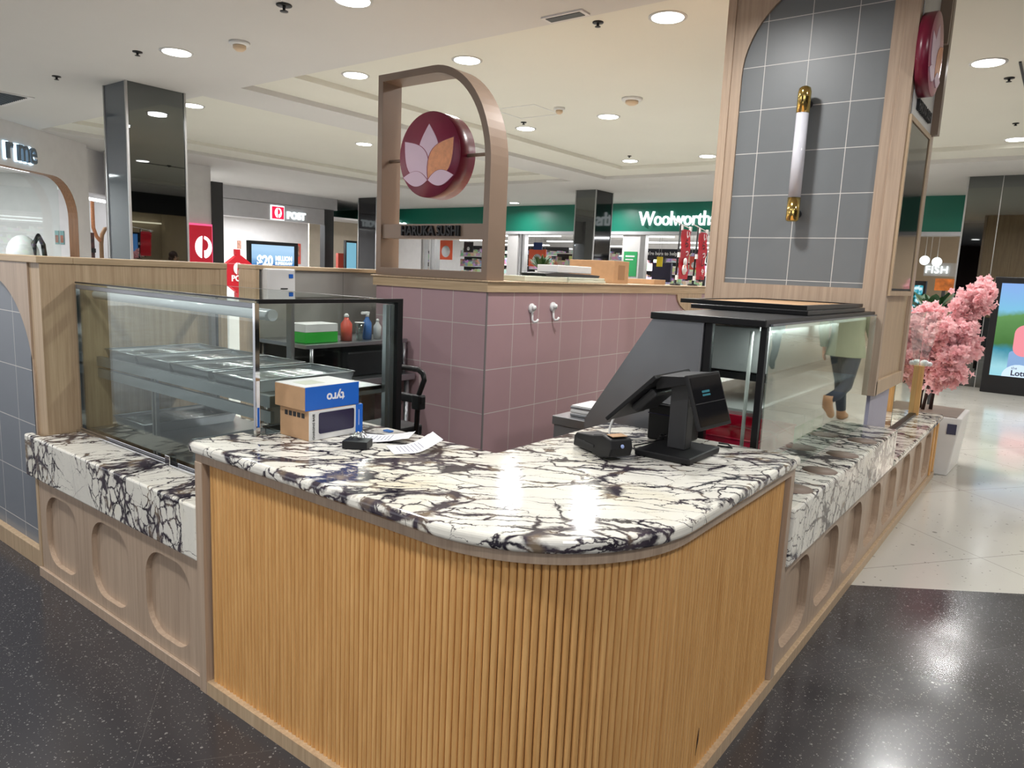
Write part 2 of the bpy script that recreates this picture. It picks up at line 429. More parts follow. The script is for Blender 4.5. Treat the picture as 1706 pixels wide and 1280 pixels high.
def text_mb(string, size, origin, right=(1, 0, 0), up=(0, 0, 1), extrude=0.002, align='CENTER', bold=0.0, shear=0.0, xs=1.0, spacing=1.0):
    cu = bpy.data.curves.new('lettering', 'FONT')
    cu.body = string; cu.size = size; cu.extrude = extrude; cu.align_x = align; cu.align_y = 'CENTER'
    cu.offset = bold; cu.shear = shear; cu.resolution_u = 3; cu.space_character = spacing
    o = bpy.data.objects.new('lettering', cu); C.objects.link(o)
    dg = bpy.context.evaluated_depsgraph_get()
    me = bpy.data.meshes.new_from_object(o.evaluated_get(dg))
    r = Vector(right).normalized(); u = Vector(up).normalized(); n = r.cross(u)
    og = Vector(origin)
    mb = MB()
    mb.add([og + r*v.co.x*xs + u*v.co.y + n*v.co.z for v in me.vertices], [tuple(p.vertices) for p in me.polygons])
    bpy.data.objects.remove(o); bpy.data.curves.remove(cu); bpy.data.meshes.remove(me)
    return mb
def arc(cx, cy, r, a0, a1, n):
    return [(cx + r*math.cos(math.radians(a0+(a1-a0)*i/n)), cy + r*math.sin(math.radians(a0+(a1-a0)*i/n))) for i in range(n+1)]
def rrect(x0, x1, y0, y1, r, n=8):
    return (arc(x1-r, y1-r, r, 0, 90, n) + arc(x0+r, y1-r, r, 90, 180, n) + arc(x0+r, y0+r, r, 180, 270, n) + arc(x1-r, y0+r, r, 270, 360, n))
def ring_outer(x0, x1, y0, y1, n=8):
    """points on a rectangle matching rrect's count"""
    L = []
    for cx, cy, sx, sy in ((x1, y1, 1, 1), (x0, y1, -1, 1), (x0, y0, -1, -1), (x1, y0, 1, -1)):
        L += [(cx, cy)] * (n+1)
    return L

# ------------------------------------------------------------------ the setting
CZ = 3.5
# floors: cream floor meets the dark terrazzo along a slanted line
lx0, ly0, ddx, ddy = -0.738, 4.116, 0.81, 0.585
def onl(t): return (lx0+ddx*t, ly0+ddy*t)
A_, B_ = onl(-3.9), onl(14.0)
struct(MB().prism([(-24, -8), (11, -8), (11, B_[1]), B_, A_, (-24, A_[1])][::1], 'z', -0.1, 0.0), 'floor', 'dterr')
struct(MB().prism([A_, B_, (11, B_[1]), (11, 34), (-24, 34), (-24, A_[1])], 'z', -0.1, 0.0), 'floor', 'lfloor')
struct(B(-3.86, -0.80, 1.40, 7.1, 0.0, 0.012), 'floor', 'kfloor')
# ceiling with two raised trays, each stepped
def ceiling():
    mb = MB().use('ceil')
    zt = CZ + 0.5
    trays = [(-7.65, 3.2, 4.85, 12.9), (-13.2, -8.45, 4.85, 12.9)]
    xs = [-24, -13.2, -8.45, -7.65, 3.2, 11]
    mb.box(-24, 11, -8, 4.85, CZ, zt); mb.box(-24, 11, 12.9, 34, CZ, zt)
    mb.box(-24, -13.2, 4.85, 12.9, CZ, zt); mb.box(-8.45, -7.65, 4.85, 12.9, CZ, zt); mb.box(3.2, 11, 4.85, 12.9, CZ, zt)
    mb.use('ceil_tray')
    for x0, x1, y0, y1 in trays:
        a = 0.75
        mb.box(x0, x0+a, y0, y1, CZ+0.06, zt); mb.box(x1-0.3, x1, y0, y1, CZ+0.06, zt)
        mb.box(x0+a, x1-0.3, y0, y0+0.02, CZ+0.06, zt); mb.box(x0+a, x1-0.3, y1-0.7, y1, CZ+0.06, zt)
        mb.box(x0+a, x1-0.3, y0+0.02, y1-0.7, CZ+0.12, zt)
    return mb
struct(ceiling(), 'ceiling', 'ceil')
ZT = CZ + 0.12

# ------------------------------------------------------------------ downlights and ceiling fittings
def make_downlight():
    t = thing('downlight', '', 'ceiling light')
    MB().lathe([(0.150, -0.006), (0.150, 0.0), (0.128, 0.0), (0.128, -0.006)], (0, 0, 0), 28).build('trim_ring', 'white', t)
    MB().lathe([(0.124, -0.010), (0.128, -0.003)], (0, 0, 0), 28).build('lens', 'lamp', t)
    return t
dl = make_downlight()
DL = [(-6.93, 3.73, CZ, 'bright round downlight left of the pinkish dome detector, above the tall smoked mirror pillar'),
      (-6.40, 5.43, ZT, 'round downlight up left of the brown arch sign'),
      (-4.95, 5.59, ZT, 'round downlight directly above the brown arch sign'),
      (-2.77, 5.47, ZT, 'large bright round downlight beside the tiled column, top of the frame'),
      (-6.43, 8.56, ZT, 'round downlight just right of the arch sign, near the sprinkler'),
      (-4.98, 8.38, ZT, 'round downlight under the flat disc fitting, between arch sign and column'),
      (-0.84, 7.91, ZT, 'large round downlight right of the crimson disc on the column'),
      (-6.44, 11.67, ZT, 'small round downlight further back between arch sign and column'),
      (-5.02, 11.69, ZT, 'small round downlight touching the left edge of the tiled column'),
      (-0.82, 11.90, ZT, 'round downlight at the far right above the smoked glass column'),
      (-12.7, 9.0, ZT, 'downlight midway between the mirror pillar and the arch sign'),
      (-9.75, 8.47, ZT, 'downlight against the left leg of the arch sign'),
      (-12.6, 11.3, ZT, 'small far downlight low beside the left leg of the arch sign'),
      (-9.65, 5.40, ZT, 'downlight touching the right edge of the tall smoked mirror pillar'),
      (-9.7, 16.4, CZ, 'far downlight right of the small mirror pillar by the green fascia'),
      (-12.6, 16.4, CZ, 'far downlight left of the small mirror pillar by the green fascia'),
      (-1.9, 3.7, CZ, 'downlight out of frame above the kiosk'), (-4.4, 3.7, CZ, 'downlight out of frame above the rear of the kiosk'),
      (0.8, 3.7, CZ, 'downlight out of frame over the dark floor'), (3.6, 3.7, CZ, 'downlight out of frame near the right shops'),
      (-6.9, 0.6, CZ, 'downlight out of frame to the left'), (-4.2, 0.4, CZ, 'downlight out of frame before the kiosk'),
      (-1.5, 0.3, CZ, 'downlight out of frame over the camera'), (1.2, 0.3, CZ, 'downlight out of frame right of the camera'),
      (-3.0, -2.6, CZ, 'downlight out of frame behind the camera, left'), (0.5, -2.6, CZ, 'downlight out of frame behind the camera, right'),
      (1.6, 8.0, ZT, 'downlight out of frame over the cream floor'), (1.6, 11.9, ZT, 'downlight out of frame over the far cream floor'),
      (-2.9, 8.6, ZT, 'downlight hidden behind the tiled column'), (-2.9, 11.8, ZT, 'farther downlight hidden behind the tiled column'),
      (-10.0, 2.2, CZ, 'downlight out of frame near the pale shopfront'), (-5.2, 15.8, CZ, 'downlight before the green fascia, hidden by the column'),
      (-16.2, 9.0, CZ, 'downlight before the post shop'), (-16.3, 15.0, CZ, 'downlight at the far left corner by the green shop'),
      (-1.0, 15.9, CZ, 'downlight over the digital display')]
for i, (x, y, z, lab) in enumerate(DL):
    if i == 0:
        o = dl; o.location = (x, y, z); o['label'] = lab; o['group'] = 'round ceiling downlights'
    else: o = dup(dl, (x, y, z), lab, group='round ceiling downlights')
    l = bpy.data.lights.new('downlight_lamp', 'AREA'); l.shape = 'DISK'; l.size = 0.24; l.energy = LAMP_W
    l.color = (1.0, 0.99, 0.975); l.spread = math.radians(165)
    lo = bpy.data.objects.new('downlight_lamp', l); C.objects.link(lo); lo.location = (x, y, z-0.03)
def sprinkler(x, y, z, lab, s=1.0):
    t = thing('sprinkler', lab, 'sprinkler', (x, y, z), 'black ceiling sprinklers')
    MB().lathe([(0.045*s, 0), (0.045*s, -0.008), (0.015, -0.012)], (x, y, z), 14).build('escutcheon', 'black', t)
    MB().lathe([(0.012, -0.01), (0.010, -0.032*s), (0.024*s, -0.034*s), (0.024*s, -0.038*s)], (x, y, z), 10).build('sprinkler_head', 'greyp', t)
for a in [(-4.94, 3.50, CZ, 'black sprinkler at the very top of the ceiling left of centre', 1.3),
          (-7.27, 3.53, CZ, 'black sprinkler left of the brightest left downlight'),
          (-9.10, 3.53, CZ, 'black sprinkler far left above the pale shopfront'),
          (-3.30, 5.3, ZT, 'black sprinkler near the white vent at the top'),
          (-2.45, 9.1, ZT, 'sprinkler hidden by the column'),
          (-0.72, 8.55, ZT, 'black sprinkler below the large downlight right of the column'),
          (-0.78, 10.8, ZT, 'smaller sprinkler low right above the smoked glass column', 0.8),
          (-6.20, 8.20, ZT, 'black sprinkler beside the downlight right of the arch sign', 0.9),
          (-8.5, 5.9, ZT, 'black sprinkler between the mirror pillar and the arch sign'),
          (-7.9, 8.3, CZ, 'small sprinkler left of the arch sign at mid height', 0.8),
          (-6.2, 11.2, ZT, 'small sprinkler above the back downlight', 0.8)]: sprinkler(*a)
def dome(x, y, z, lab, r=0.07):
    t = thing('smoke_detector', lab, 'detector', (x, y, z), 'smoke detectors')
    MB().lathe([(r, 0), (r, -0.02), (r*0.8, -0.03)], (x, y, z), 18).build('detector_base', 'white', t)
    MB().lathe([(r*0.62, -0.03), (r*0.62, -0.055), (r*0.35, -0.075), (0.005, -0.078)], (x, y, z), 18).build('sensor_dome', plain('yellowed_plastic', s2l(214, 190, 160), 0.5), t)
dome(-6.1, 3.86, CZ, 'yellowed dome detector right of the brightest left downlight', 0.09)
dome(-5.28, 7.7, ZT, 'yellowed detector beside the square access hatch', 0.07)
dome(-4.26, 7.67, ZT, 'flat white disc fitting above the downlight between sign and column', 0.12)
dome(-9.4, 5.0, ZT, 'small white detector right of the mirror pillar', 0.06)
t = thing('ceiling_vent', 'black louvred air vent at the top left edge', 'air vent', (-11.2, 3.4, CZ))
B(-11.6, -10.6, 3.05, 3.85, CZ-0.012, CZ).build('vent_frame', 'wallw', t)
mb = MB()
for k in range(14): mb.box(-11.5+k*0.064, -11.5+k*0.064+0.02, 3.12, 3.78, CZ-0.02, CZ-0.012)
mb.build('louvres', 'black', t)
t = thing('ceiling_vent', 'small grey grille beside the soffit edge at top centre', 'air vent', (-3.25, 4.75, CZ))
B(-3.42, -3.06, 4.68, 4.80, CZ-0.012, CZ).build('vent_frame', 'wallw', t)
B(-3.39, -3.09, 4.70, 4.78, CZ-0.016, CZ-0.012).build('louvres', 'greyp', t)
t = thing('access_hatch', 'square outline of an access hatch by the yellowed detector', 'hatch', (-5.9, 7.7, ZT))
mb = MB(); mb.box(-6.1, -5.45, 7.4, 7.42, ZT-0.004, ZT); mb.box(-6.1, -5.45, 7.98, 8.0, ZT-0.004, ZT); mb.box(-6.1, -6.08, 7.42, 7.98, ZT-0.004, ZT); mb.box(-5.47, -5.45, 7.42, 7.98, ZT-0.004, ZT)
mb.build('hatch_rim', 'white', t)
tag(MB().box(-0.62, -0.60, 8.0, 9.6, ZT-0.012, ZT).build('slot_diffuser', 'greyp'), 'thin dark slot vent in the ceiling above the digital display', 'air vent')

# ------------------------------------------------------------------ ribbed service counter
XL, XR, YF, YB = -2.40, -0.75, 1.325, 2.80    # outer faces
RC = 0.50
def outline(inset, x0=XL, yb=YB, n=24):
    """outer edge from the left end round the corner to the back right end"""
    x1 = XR - inset; y0 = YF + inset
    r = RC - inset
    return [(x0, y0)] + [(x1-r + r*math.cos(math.radians(a)), y0+r + r*math.sin(math.radians(a))) for a in [(-90 + 90*i/n) for i in range(n+1)]] + [(x1, yb)]
def counter_poly(ov, front_inset=0.0, n=24):
    o = outline(-ov + front_inset, XL-ov, YB+ov*0, n)
    return o + [(-1.565, YB), (-1.565, 1.99), (-2.335, 1.99), (-2.335, 1.528), (XL-ov, 1.528)]
t = thing('service_counter', 'tall curved service counter faced with honey wooden ribs', 'counter', (-1.55, 2.0, 0))
def ribs():
    mb = MB(); pts = outline(0.022, XL+0.05, YB-0.045, 60)
    # walk the path at an even pitch
    seg = [(Vector((*pts[i], 0)), Vector((*pts[i+1], 0))) for i in range(len(pts)-1)]
    total = sum((b-a).length for a, b in seg); pitch = 0.0205; n = int(total/pitch)
    d = (total - n*pitch)/2 + pitch/2
    acc = 0; k = 0
    for a, b in seg:
        L = (b-a).length
        while k < n and d <= acc + L:
            p = a + (b-a)*((d-acc)/L); tn = (b-a).normalized(); nn = Vector((tn.y, -tn.x, 0))
            r = 0.0096
            prof = [p + tn*(r*math.cos(math.radians(g))) + nn*(r*0.95*math.sin(math.radians(g))) for g in range(0, 181, 22)]
            m = len(prof)
            vs = [(q.x, q.y, 0.052) for q in prof] + [(q.x, q.y, 0.886) for q in prof]
            mb.add(vs, [(i, i+1, m+i+1, m+i) for i in range(m-1)], True)
            d += pitch; k += 1
        acc += L
    return mb
mb = ribs(); rp = mb.build('ribbed_panel', 'rib', t)
MB().tube([(-0.7625, 2.075, 0.19), (-0.7622, 2.07, 0.15), (-0.7625, 2.062, 0.10)], [0.0005, 0.0018, 0.0005], 5).build('surface_crack', 'ink', t)
# core behind the ribs
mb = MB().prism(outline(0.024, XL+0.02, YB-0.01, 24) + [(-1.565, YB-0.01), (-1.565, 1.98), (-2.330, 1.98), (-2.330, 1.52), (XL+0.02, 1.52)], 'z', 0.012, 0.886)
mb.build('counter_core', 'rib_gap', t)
mb = MB().prism(counter_poly(0.0)[:0] + outline(-0.004, XL, YB, 24) + [(-1.57, YB), (-1.57, 1.985), (-2.333, 1.985), (-2.333, 1.525), (XL, 1.525)], 'z', 0.886, 0.916)
mb.build('top_trim', 'taupe', t)
mb = MB().prism(outline(-0.006, XL, YB, 24) + [(XR-0.05, YB)] + outline(0.05, XL+0.0, YB, 24)[::-1][1:], 'z', 0.0, 0.052)
mb.build('skirting', 'oak', t)
B(XL, XL+0.047, YF-0.008, YF+0.06, 0.0, 0.886).build('end_post', 'taupe', t, 0.002)
B(XR-0.06, XR+0.005, YB-0.045, YB, 0.0, 0.886).build('end_post', 'taupe', t, 0.002)
# marble worktop of the ribbed counter
mb = MB().prism(counter_poly(0.022), 'z', 0.917, 0.958)
tag(mb.build('marble_worktop', 'marble', None, 0.014, 4), 'L-shaped polished marble worktop with dark violet veins on the ribbed counter', 'worktop')

# ------------------------------------------------------------------ low cabinets with rounded recess panels
def recess_panel(u0, u1, z0, z1, iu=0.055, iz0=0.045, iz1=0.045, r=0.10, depth=0.022, thick=0.03):
    """panel in local u (x), front at y=0 looking to -y"""
    n = 10
    inner = rrect(u0+iu, u1-iu, z0+iz0, z1-iz1, r, n); outer = ring_outer(u0, u1, z0, z1, n)
    m = len(inner); mb = MB()
    vs = [(p[0], 0, p[1]) for p in outer] + [(p[0], 0, p[1]) for p in inner] + [(p[0], depth, p[1]) for p in inner]
    fs = []
    for i in range(m):
        j = (i+1) % m
        if (Vector(outer[i]) - Vector(outer[j])).length < 1e-9: fs.append((i, m+j, m+i))
        else: fs.append((i, j, m+j, m+i))
        fs.append((m+i, m+j, 2*m+j, 2*m+i))
    fs.append(tuple(range(2*m, 3*m)))
    mb.add(vs, fs)
    o4 = [(u0, z0), (u1, z0), (u1, z1), (u0, z1)]
    mb.add([(p[0], 0, p[1]) for p in o4] + [(p[0], thick, p[1]) for p in o4], [(0, 1, 5, 4), (1, 2, 6, 5), (2, 3, 7, 6), (3, 0, 4, 7), (4, 5, 6, 7)])
    return mb
ZL = 0.505
t = thing('low_cabinet', 'low pale wood cabinet with three rounded recess panels left of the ribbed counter', 'cabinet', (-3.15, 1.6, 0))
YC = 1.335
for k in range(3):
    x0 = -3.885 + k*0.493
    mb = recess_panel(x0+0.001, x0+0.492, 0.05, ZL-0.002, 0.07, 0.05, 0.055, 0.12)
    mb.v = [Vector((v.x, v.y+YC, v.z)) for v in mb.v]
    mb.build('cabinet_panel', 'taupe', t)
B(-3.865, XL-0.002, YC+0.032, 2.2, 0.05, ZL-0.002).build('carcass', 'oak', t)
B(-3.905, XL-0.002, YC-0.012, 1.358, 0.0, 0.048).build('plinth', 'taupe', t, 0.002)
B(-3.915, -3.888, YC-0.004, 1.358, 0.05, ZL-0.002).build('end_board', 'oak', t, 0.002)
# marble ledge with deep apron
def ledge(x0, x1, y0, y1, zb, zt, apron, side):
    """L-shaped slab: top plus front apron. side 'y': apron faces -y; 'x': apron faces +x"""
    if side == 'y':
        return MB().prism([(y0, zb), (y0, zt), (y1, zt), (y1, zt-0.04), (y0+apron, zt-0.04), (y0+apron, zb)], 'x', x0, x1)
    return MB().prism([(x1, zb), (x1, zt), (x0, zt), (x0, zt-0.04), (x1-apron, zt-0.04), (x1-apron, zb)], 'y', y0, y1)
mb = ledge(-3.8675, XL-0.003, YC-0.018, 2.30, ZL, 0.715, 0.03, 'y')
mb.box(-3.985, -3.868, YC-0.018, 1.358, ZL, 0.715)
tag(mb.build('marble_ledge', 'marble_l', None, 0.009, 3), 'white marble ledge with two dark vein bands under the left glass case', 'marble ledge')
# right side
t = thing('low_cabinet', 'long pale wood cabinet with rounded recess panels running back along the right side', 'cabinet', (-0.95, 5.0, 0))
XC = -0.762
for k in range(8):
    y0 = YB + 0.002 + k*0.508
    mb = recess_panel(y0+0.001, y0+0.507, 0.055, ZL-0.002, 0.06, 0.05, 0.05, 0.11, 0.035, 0.045)
    mb.v = [Vector((XC - v.y, v.x, v.z)) for v in mb.v]
    mb.build('cabinet_panel', 'taupe', t)
B(-1.50, XC-0.047, YB+0.002, 6.95, 0.055, ZL-0.002).build('carcass', 'oak', t)
B(-1.5, XC+0.018, YB+0.002, 7.10, 0.0, 0.053).build('plinth', 'oak', t, 0.002)
B(-1.5, XC+0.012, 6.87, 6.93, 0.055, ZL-0.002).build('end_board', 'rib', t, 0.002)
B(-1.5, XC+0.012, 7.04, 7.10, 0.055, ZL-0.002).build('end_board', 'rib', t, 0.002)
t = thing('marble_ledge', 'raised white marble ledge with four round brown insets behind the ribbed counter', 'marble ledge', (-0.85, 3.8, 0.5))
ledge(-1.46, -0.735, YB+0.002, 4.93, ZL, 0.745, 0.03, 'x').build('marble_slab', 'marble_r', t, 0.012, 3)
for y in (3.10, 3.50, 3.93, 4.38):
    MB().lathe([(0.001, 0.0), (0.078, 0.0), (0.078, 0.0012), (0.001, 0.0012)], (-0.825, y, 0.745), 32).build('round_inset', 'soil', t)
mb = MB().box(-1.46, -0.728, 4.933, 7.12, ZL, 0.55)
tag(mb.build('marble_ledge', 'marble_r', None, 0.014, 3), 'thin lower marble ledge running on beyond the tiled column to the potted tree', 'marble ledge')

# ------------------------------------------------------------------ tall left partition with tiled arch front
WX = -3.87
t = thing('partition_wall', 'tall pale wood partition at the left with a blue grey tiled arch front', 'partition', (-3.95, 1.9, 0))
B(-3.99, WX, 1.384, 2.337, 0.0, 1.545).build('side_panel', 'oak', t)
# front face: wood surround with a rounded opening over the tiles
xt, r0 = -3.975, 0.55
arcp = [(xt, 0.95)] + [(xt-0.55+0.55*math.cos(math.radians(a)), 0.95+0.52*math.sin(math.radians(a))) for a in range(6, 91, 6)]
poly = [(-3.992, 0.0), (-3.992, 1.545)] + [(-7.2, 1.545), (-7.2, 1.47), (-4.525, 1.47)] + arcp[::-1][1:] + [(xt, 0.10), (xt, 0.0)]
MB().prism(poly, 'y', 1.375, 1.392).build('arch_surround', 'taupe', t)
B(-7.2, -3.99, 1.392, 1.50, 0.0, 1.545).build('tiled_front', 'blue_x', t)
B(-7.2, -3.99, 1.360, 1.392, 0.0, 0.095).build('skirting', 'oak', t, 0.002)
B(-7.2, WX+0.008, 1.37, 1.53, 1.545, 1.578).build('cap_rail', 'oak_h', t, 0.003)
B(-4.10, WX+0.008, 1.531, 2.345, 1.545, 1.578).build('cap_rail', 'oak_h', t, 0.003)
B(WX-0.12, WX+0.003, 2.302, 2.345, 0.0, 1.545).build('end_board', 'oak', t, 0.002)
t = thing('partition_wall', 'low grey panelled partition with wood end behind the left glass case', 'partition', (-4.05, 3.0, 0))
B(-4.14, -4.0, 2.635, 4.9, 0.0, 1.548).build('grey_panel', 'grey_y', t)
B(-4.17, -3.985, 2.610, 2.634, 0.0, 1.548).build('end_board', 'oak', t)
B(-4.175, -3.98, 2.605, 4.9, 1.549, 1.574).build('cap_rail', 'oak_h', t, 0.002)
t = thing('wall_unit', 'white square dispenser unit hung on the grey partition', 'dispenser', (-3.98, 2.75, 1.4))
B(-3.998, -3.93, 2.655, 2.86, 1.40, 1.556).build('unit_cover', 'white', t, 0.008)
B(-3.929, -3.926, 2.81, 2.84, 1.50, 1.525).build('blue_logo', 'blue', t)
B(-3.929, -3.926, 2.75, 2.80, 1.43, 1.437).build('label_plate', 'ink', t)

# ------------------------------------------------------------------ pink tiled block
PX, PY = -2.84, 3.462
t = thing('tiled_block', 'dusty pink tiled kitchen block with a pale wood top band behind the counter', 'partition', (-3.3, 5.0, 0))
mb = MB().use('pink_x').box(-3.84, PX-0.004, PY, PY+0.10, 0.012, 1.47)
mb.use('pink_y').box(-3.0, PX, PY+0.004, 7.05, 0.012, 1.47)
mb.build('tiled_wall', 'pink_x', t)
B(PX-0.005, PX+0.003, PY-0.003, PY+0.007, 0.012, 1.47).build('corner_trim', 'tiletrim', t)
B(-3.86, PX+0.012, PY-0.014, 7.05, 1.471, 1.53).build('top_band', 'oak_h', t)
B(-3.875, PX+0.022, PY-0.024, 7.05, 1.531, 1.541).build('cap_rail', 'oak', t, 0.002)
brk = [(5.80, 1.4705), (6.72, 1.4705), (6.72, 1.27)] + [(6.72-0.0 - 0.55*math.sin(math.radians(a)), 1.27 + 0.19*(1-math.cos(math.radians(a)))) for a in range(15, 91, 15)] 
MB().prism(brk, 'x', PX+0.001, PX+0.010).build('curved_bracket', 'oak', t)
def hook(y, z, lab):
    t = thing('suction_hook', lab, 'hook', (PX, y, z), 'white suction hooks on the pink tiles')
    MB().lathe([(0.034, 0.0), (0.034, 0.008), (0.026, 0.016), (0.001, 0.018)], (PX, y, z), 20, 'x').build('suction_cup', 'white', t)
    MB().lathe([(0.017, 0.0), (0.017, 0.02), (0.001, 0.022)], (PX+0.012, y, z+0.004), 16, 'x').build('knob', 'white', t)
    MB().tube([(PX+0.01, y, z-0.02), (PX+0.012, y, z-0.075), (PX+0.02, y+0.006, z-0.09), (PX+0.035, y+0.02, z-0.088), (PX+0.04, y+0.028, z-0.07)], 0.008, 8).build('hook_arm', 'white', t)
hook(3.93, 1.365, 'left one of two white suction hooks on the pink tiles')
hook(4.18, 1.372, 'right one of two white suction hooks on the pink tiles')

# ------------------------------------------------------------------ arch sign
ZA = 1.542
def lotus(mk, cx, cz, s):
    """petals in the (u, w) plane; mk maps (u, w, depth) to space"""
    def pet(ang, L, Wd, ox, oz):
        pts = []
        for i in range(13):
            q = i/12; pts.append((Wd*math.sin(PI*q**0.9)*0.5, L*q))
        for i in range(11, 0, -1):
            q = i/12; pts.append((-Wd*math.sin(PI*q**0.9)*0.5, L*q))
        a = math.radians(ang)
        return [(ox + p[0]*math.cos(a) + p[1]*math.sin(a), oz - p[0]*math.sin(a) + p[1]*math.cos(a)) for p in pts]
    spec = [(0, 1.21, 0.68, 0.0, 0.06, 'petal'), (-41, 1.20, 0.70, -0.012, 0.0, 'petal'), (41, 1.20, 0.70, 0.012, 0.0, 'petal_o'),
            (-84, 0.82, 0.36, -0.015, -0.03, 'petal'), (84, 0.82, 0.36, 0.015, -0.03, 'petal')]
    out = []
    for k, (ang, L, Wd, ox, oz, m) in enumerate(spec):
        P = pet(ang, L*s, Wd*s, ox*s, oz*s); dd = 0.001 + 0.0012*k
        mb = MB(); n = len(P)
        if k: 
            mb.use('crimson'); q0 = (sum(p[0] for p in P)/n, sum(p[1] for p in P)/n)
            mb.add([mk(cx+q0[0]+(p[0]-q0[0])*1.07, cz+q0[1]+(p[1]-q0[1])*1.04, dd+0.0012) for p in P], [tuple(range(n))])
        mb.use(m)
        mb.add([mk(cx+p[0], cz+p[1], 0) for p in P] + [mk(cx+p[0], cz+p[1], dd+0.002) for p in P],
               [tuple(range(n, 2*n))] + [(i, (i+1) % n, n+(i+1) % n, n+i) for i in range(n)])
        out.append((mb, m))
    return out
t = thing('arch_sign', 'brown metal arch sign frame with crimson lotus disc on the pink tiled block', 'sign', (-3.35, 3.55, ZA))
y0, y1 = 3.468, 3.640
xa, xb, zt_, rr_ = -3.855, -2.855, 2.86, 0.50
outer = [(xa, ZA), (xa, zt_)] + [(xb-rr_+rr_*math.sin(math.radians(a)), zt_-0.62+0.62*math.cos(math.radians(a))) for a in range(0, 91, 5)] + [(xb, ZA)]
w = 0.046
inner = [(xa+w, ZA+0.05), (xa+w, zt_-w)] + [(xb-rr_+(rr_-w)*math.sin(math.radians(a)), zt_-0.62+(0.62-w)*math.cos(math.radians(a))) for a in range(0, 91, 5)] + [(xb-w, ZA+0.05)]
mb = MB(); n = len(outer)
vs = [(p[0], y, p[1]) for y in (y0, y1) for p in outer] + [(p[0], y, p[1]) for y in (y0, y1) for p in inner]
fs = []
for i in range(n):
    j = (i+1) % n
    fs += [(i, j, 2*n+j, 2*n+i), (n+i, 3*n+i, 3*n+j, n+j), (i, n+i, n+j, j), (2*n+i, 2*n+j, 3*n+j, 3*n+i)]
mb.add(vs, fs); mb.build('arch_frame', 'bronze', t, 0.0015)
B(xa+w, xb-w, y0+0.015, y0+0.075, 1.79, 1.885).build('name_bar', 'bronze', t, 0.001)
text_mb('HARUKA SUSHI', 0.088, (-3.35, y0+0.004, 1.838), extrude=0.010, bold=0.0022, xs=0.86).build('lettering', 'ink', t)
cx, cz, rd = -3.372, 2.318, 0.268
disc = MB().lathe([(0.001, -0.03), (rd-0.004, -0.03), (rd, -0.026), (rd, 0.115), (0.001, 0.115)], (cx, 3.50, cz), 64, 'y').build('disc', 'crimson_side', t)
MB().lathe([(0.001, -0.002), (rd-0.005, -0.002), (rd-0.005, 0.0), (0.001, 0.0)], (cx, 3.47, cz), 64, 'y').build('disc_face', 'crimson', disc)
for mb, m in lotus(lambda u, w_, d: (u, 3.468-d, w_), cx, cz-0.150, 0.268): mb.build('petal', m, disc)
MB().cyl((xa+w, 3.545, cz-0.01), (cx-rd+0.01, 3.545, cz-0.01), 0.011, n=12).build('support_rod', 'bronze', t)
MB().cyl((cx+rd-0.01, 3.545, cz-0.01), (xb-w, 3.545, cz-0.01), 0.011, n=12).build('support_rod', 'bronze', t)

# ------------------------------------------------------------------ kiosk column
CY0, CX0, CX1 = 4.92, -2.05, -0.89
t = thing('clad_column', 'tall square column clad in pale wood with a slate grey tiled arch panel', 'column', (-1.45, 5.4, 0))
ZB = 0.93
B(-1.60, -0.925, 5.0, 5.62, 0.551, 0.99).build('column_base', 'lilac', t)
B(CX0+0.02, CX1-0.02, CY0+0.045, 5.86, ZB+0.02, 3.62).build('column_core', 'oak', t)
B(-1.95, -1.0, CY0+0.030, CY0+0.044, 1.40, 3.615).build('tile_panel', 'slate', t)
# inner surround: wood with arched opening, recessed 12 mm behind the outer stiles
xL, xR, zb_, z0a, ra = -1.925, -1.032, 1.592, 2.95, 0.566
hole = [(xR, zb_), (xR, 3.615), (xL+ra, 3.615)] + [(xL+ra-ra*math.sin(math.radians(a)), z0a+ra*math.cos(math.radians(a))) for a in range(0, 91, 6)] + [(xL, zb_)]
mb = MB()
mb.prism([(-1.993, ZB), (xL, ZB), (xL, z0a)] + [(xL+ra-ra*math.cos(math.radians(a)), z0a+ra*math.sin(math.radians(a))) for a in range(6, 91, 6)] + [(xL+ra, 3.615), (-1.993, 3.615)], 'y', CY0+0.012, CY0+0.030)
mb.prism([(xR, ZB), (-0.967, ZB), (-0.967, 3.615), (xR, 3.615)], 'y', CY0+0.012, CY0+0.030)
mb.prism([(xL, ZB), (xR, ZB), (xR, zb_), (xL, zb_)], 'y', CY0+0.012, CY0+0.030)
mb.build('arch_surround', 'taupe', t)
B(CX0, -1.993, CY0, 5.88, ZB, 3.618).build('corner_stile', 'taupe', t, 0.002)
B(-0.967, CX1, CY0, CY0+0.06, ZB, 3.618).build('corner_stile', 'taupe', t, 0.002)
B(-0.94, CX1+0.001, 5.80, 5.88, ZB, 3.618).build('corner_stile', 'taupe', t, 0.002)
B(-1.99, CX1, CY0+0.03, 5.80, ZB-0.0, ZB+0.09).build('lower_rail', 'oak', t, 0.002)
# wall screen on the right face with wooden surround
t = thing('wall_screen', 'switched off black screen in a slim wood frame on the right face of the column', 'screen', (CX1, 5.4, 1.55))
mb = MB(); Y0, Y1, Z0, Z1 = 4.93, 5.68, 1.555, 2.62
for a in ((Y0, Y0+0.03, Z0, Z1), (Y1-0.03, Y1, Z0, Z1), (Y0+0.03, Y1-0.03, Z0, Z0+0.03), (Y0+0.03, Y1-0.03, Z1-0.03, Z1)):
    mb.box(CX1+0.0, CX1+0.018, *a)
mb.build('screen_surround', 'oak', t)
B(CX1+0.0, CX1+0.012, Y0+0.032, Y1-0.032, Z0+0.032, Z1-0.032).build('screen_panel', 'blackgloss', t)
B(CX1+0.0125, CX1+0.014, Y0+0.032, Y1-0.032, Z0+0.032, Z0+0.045).build('lower_bezel', 'ink', t)
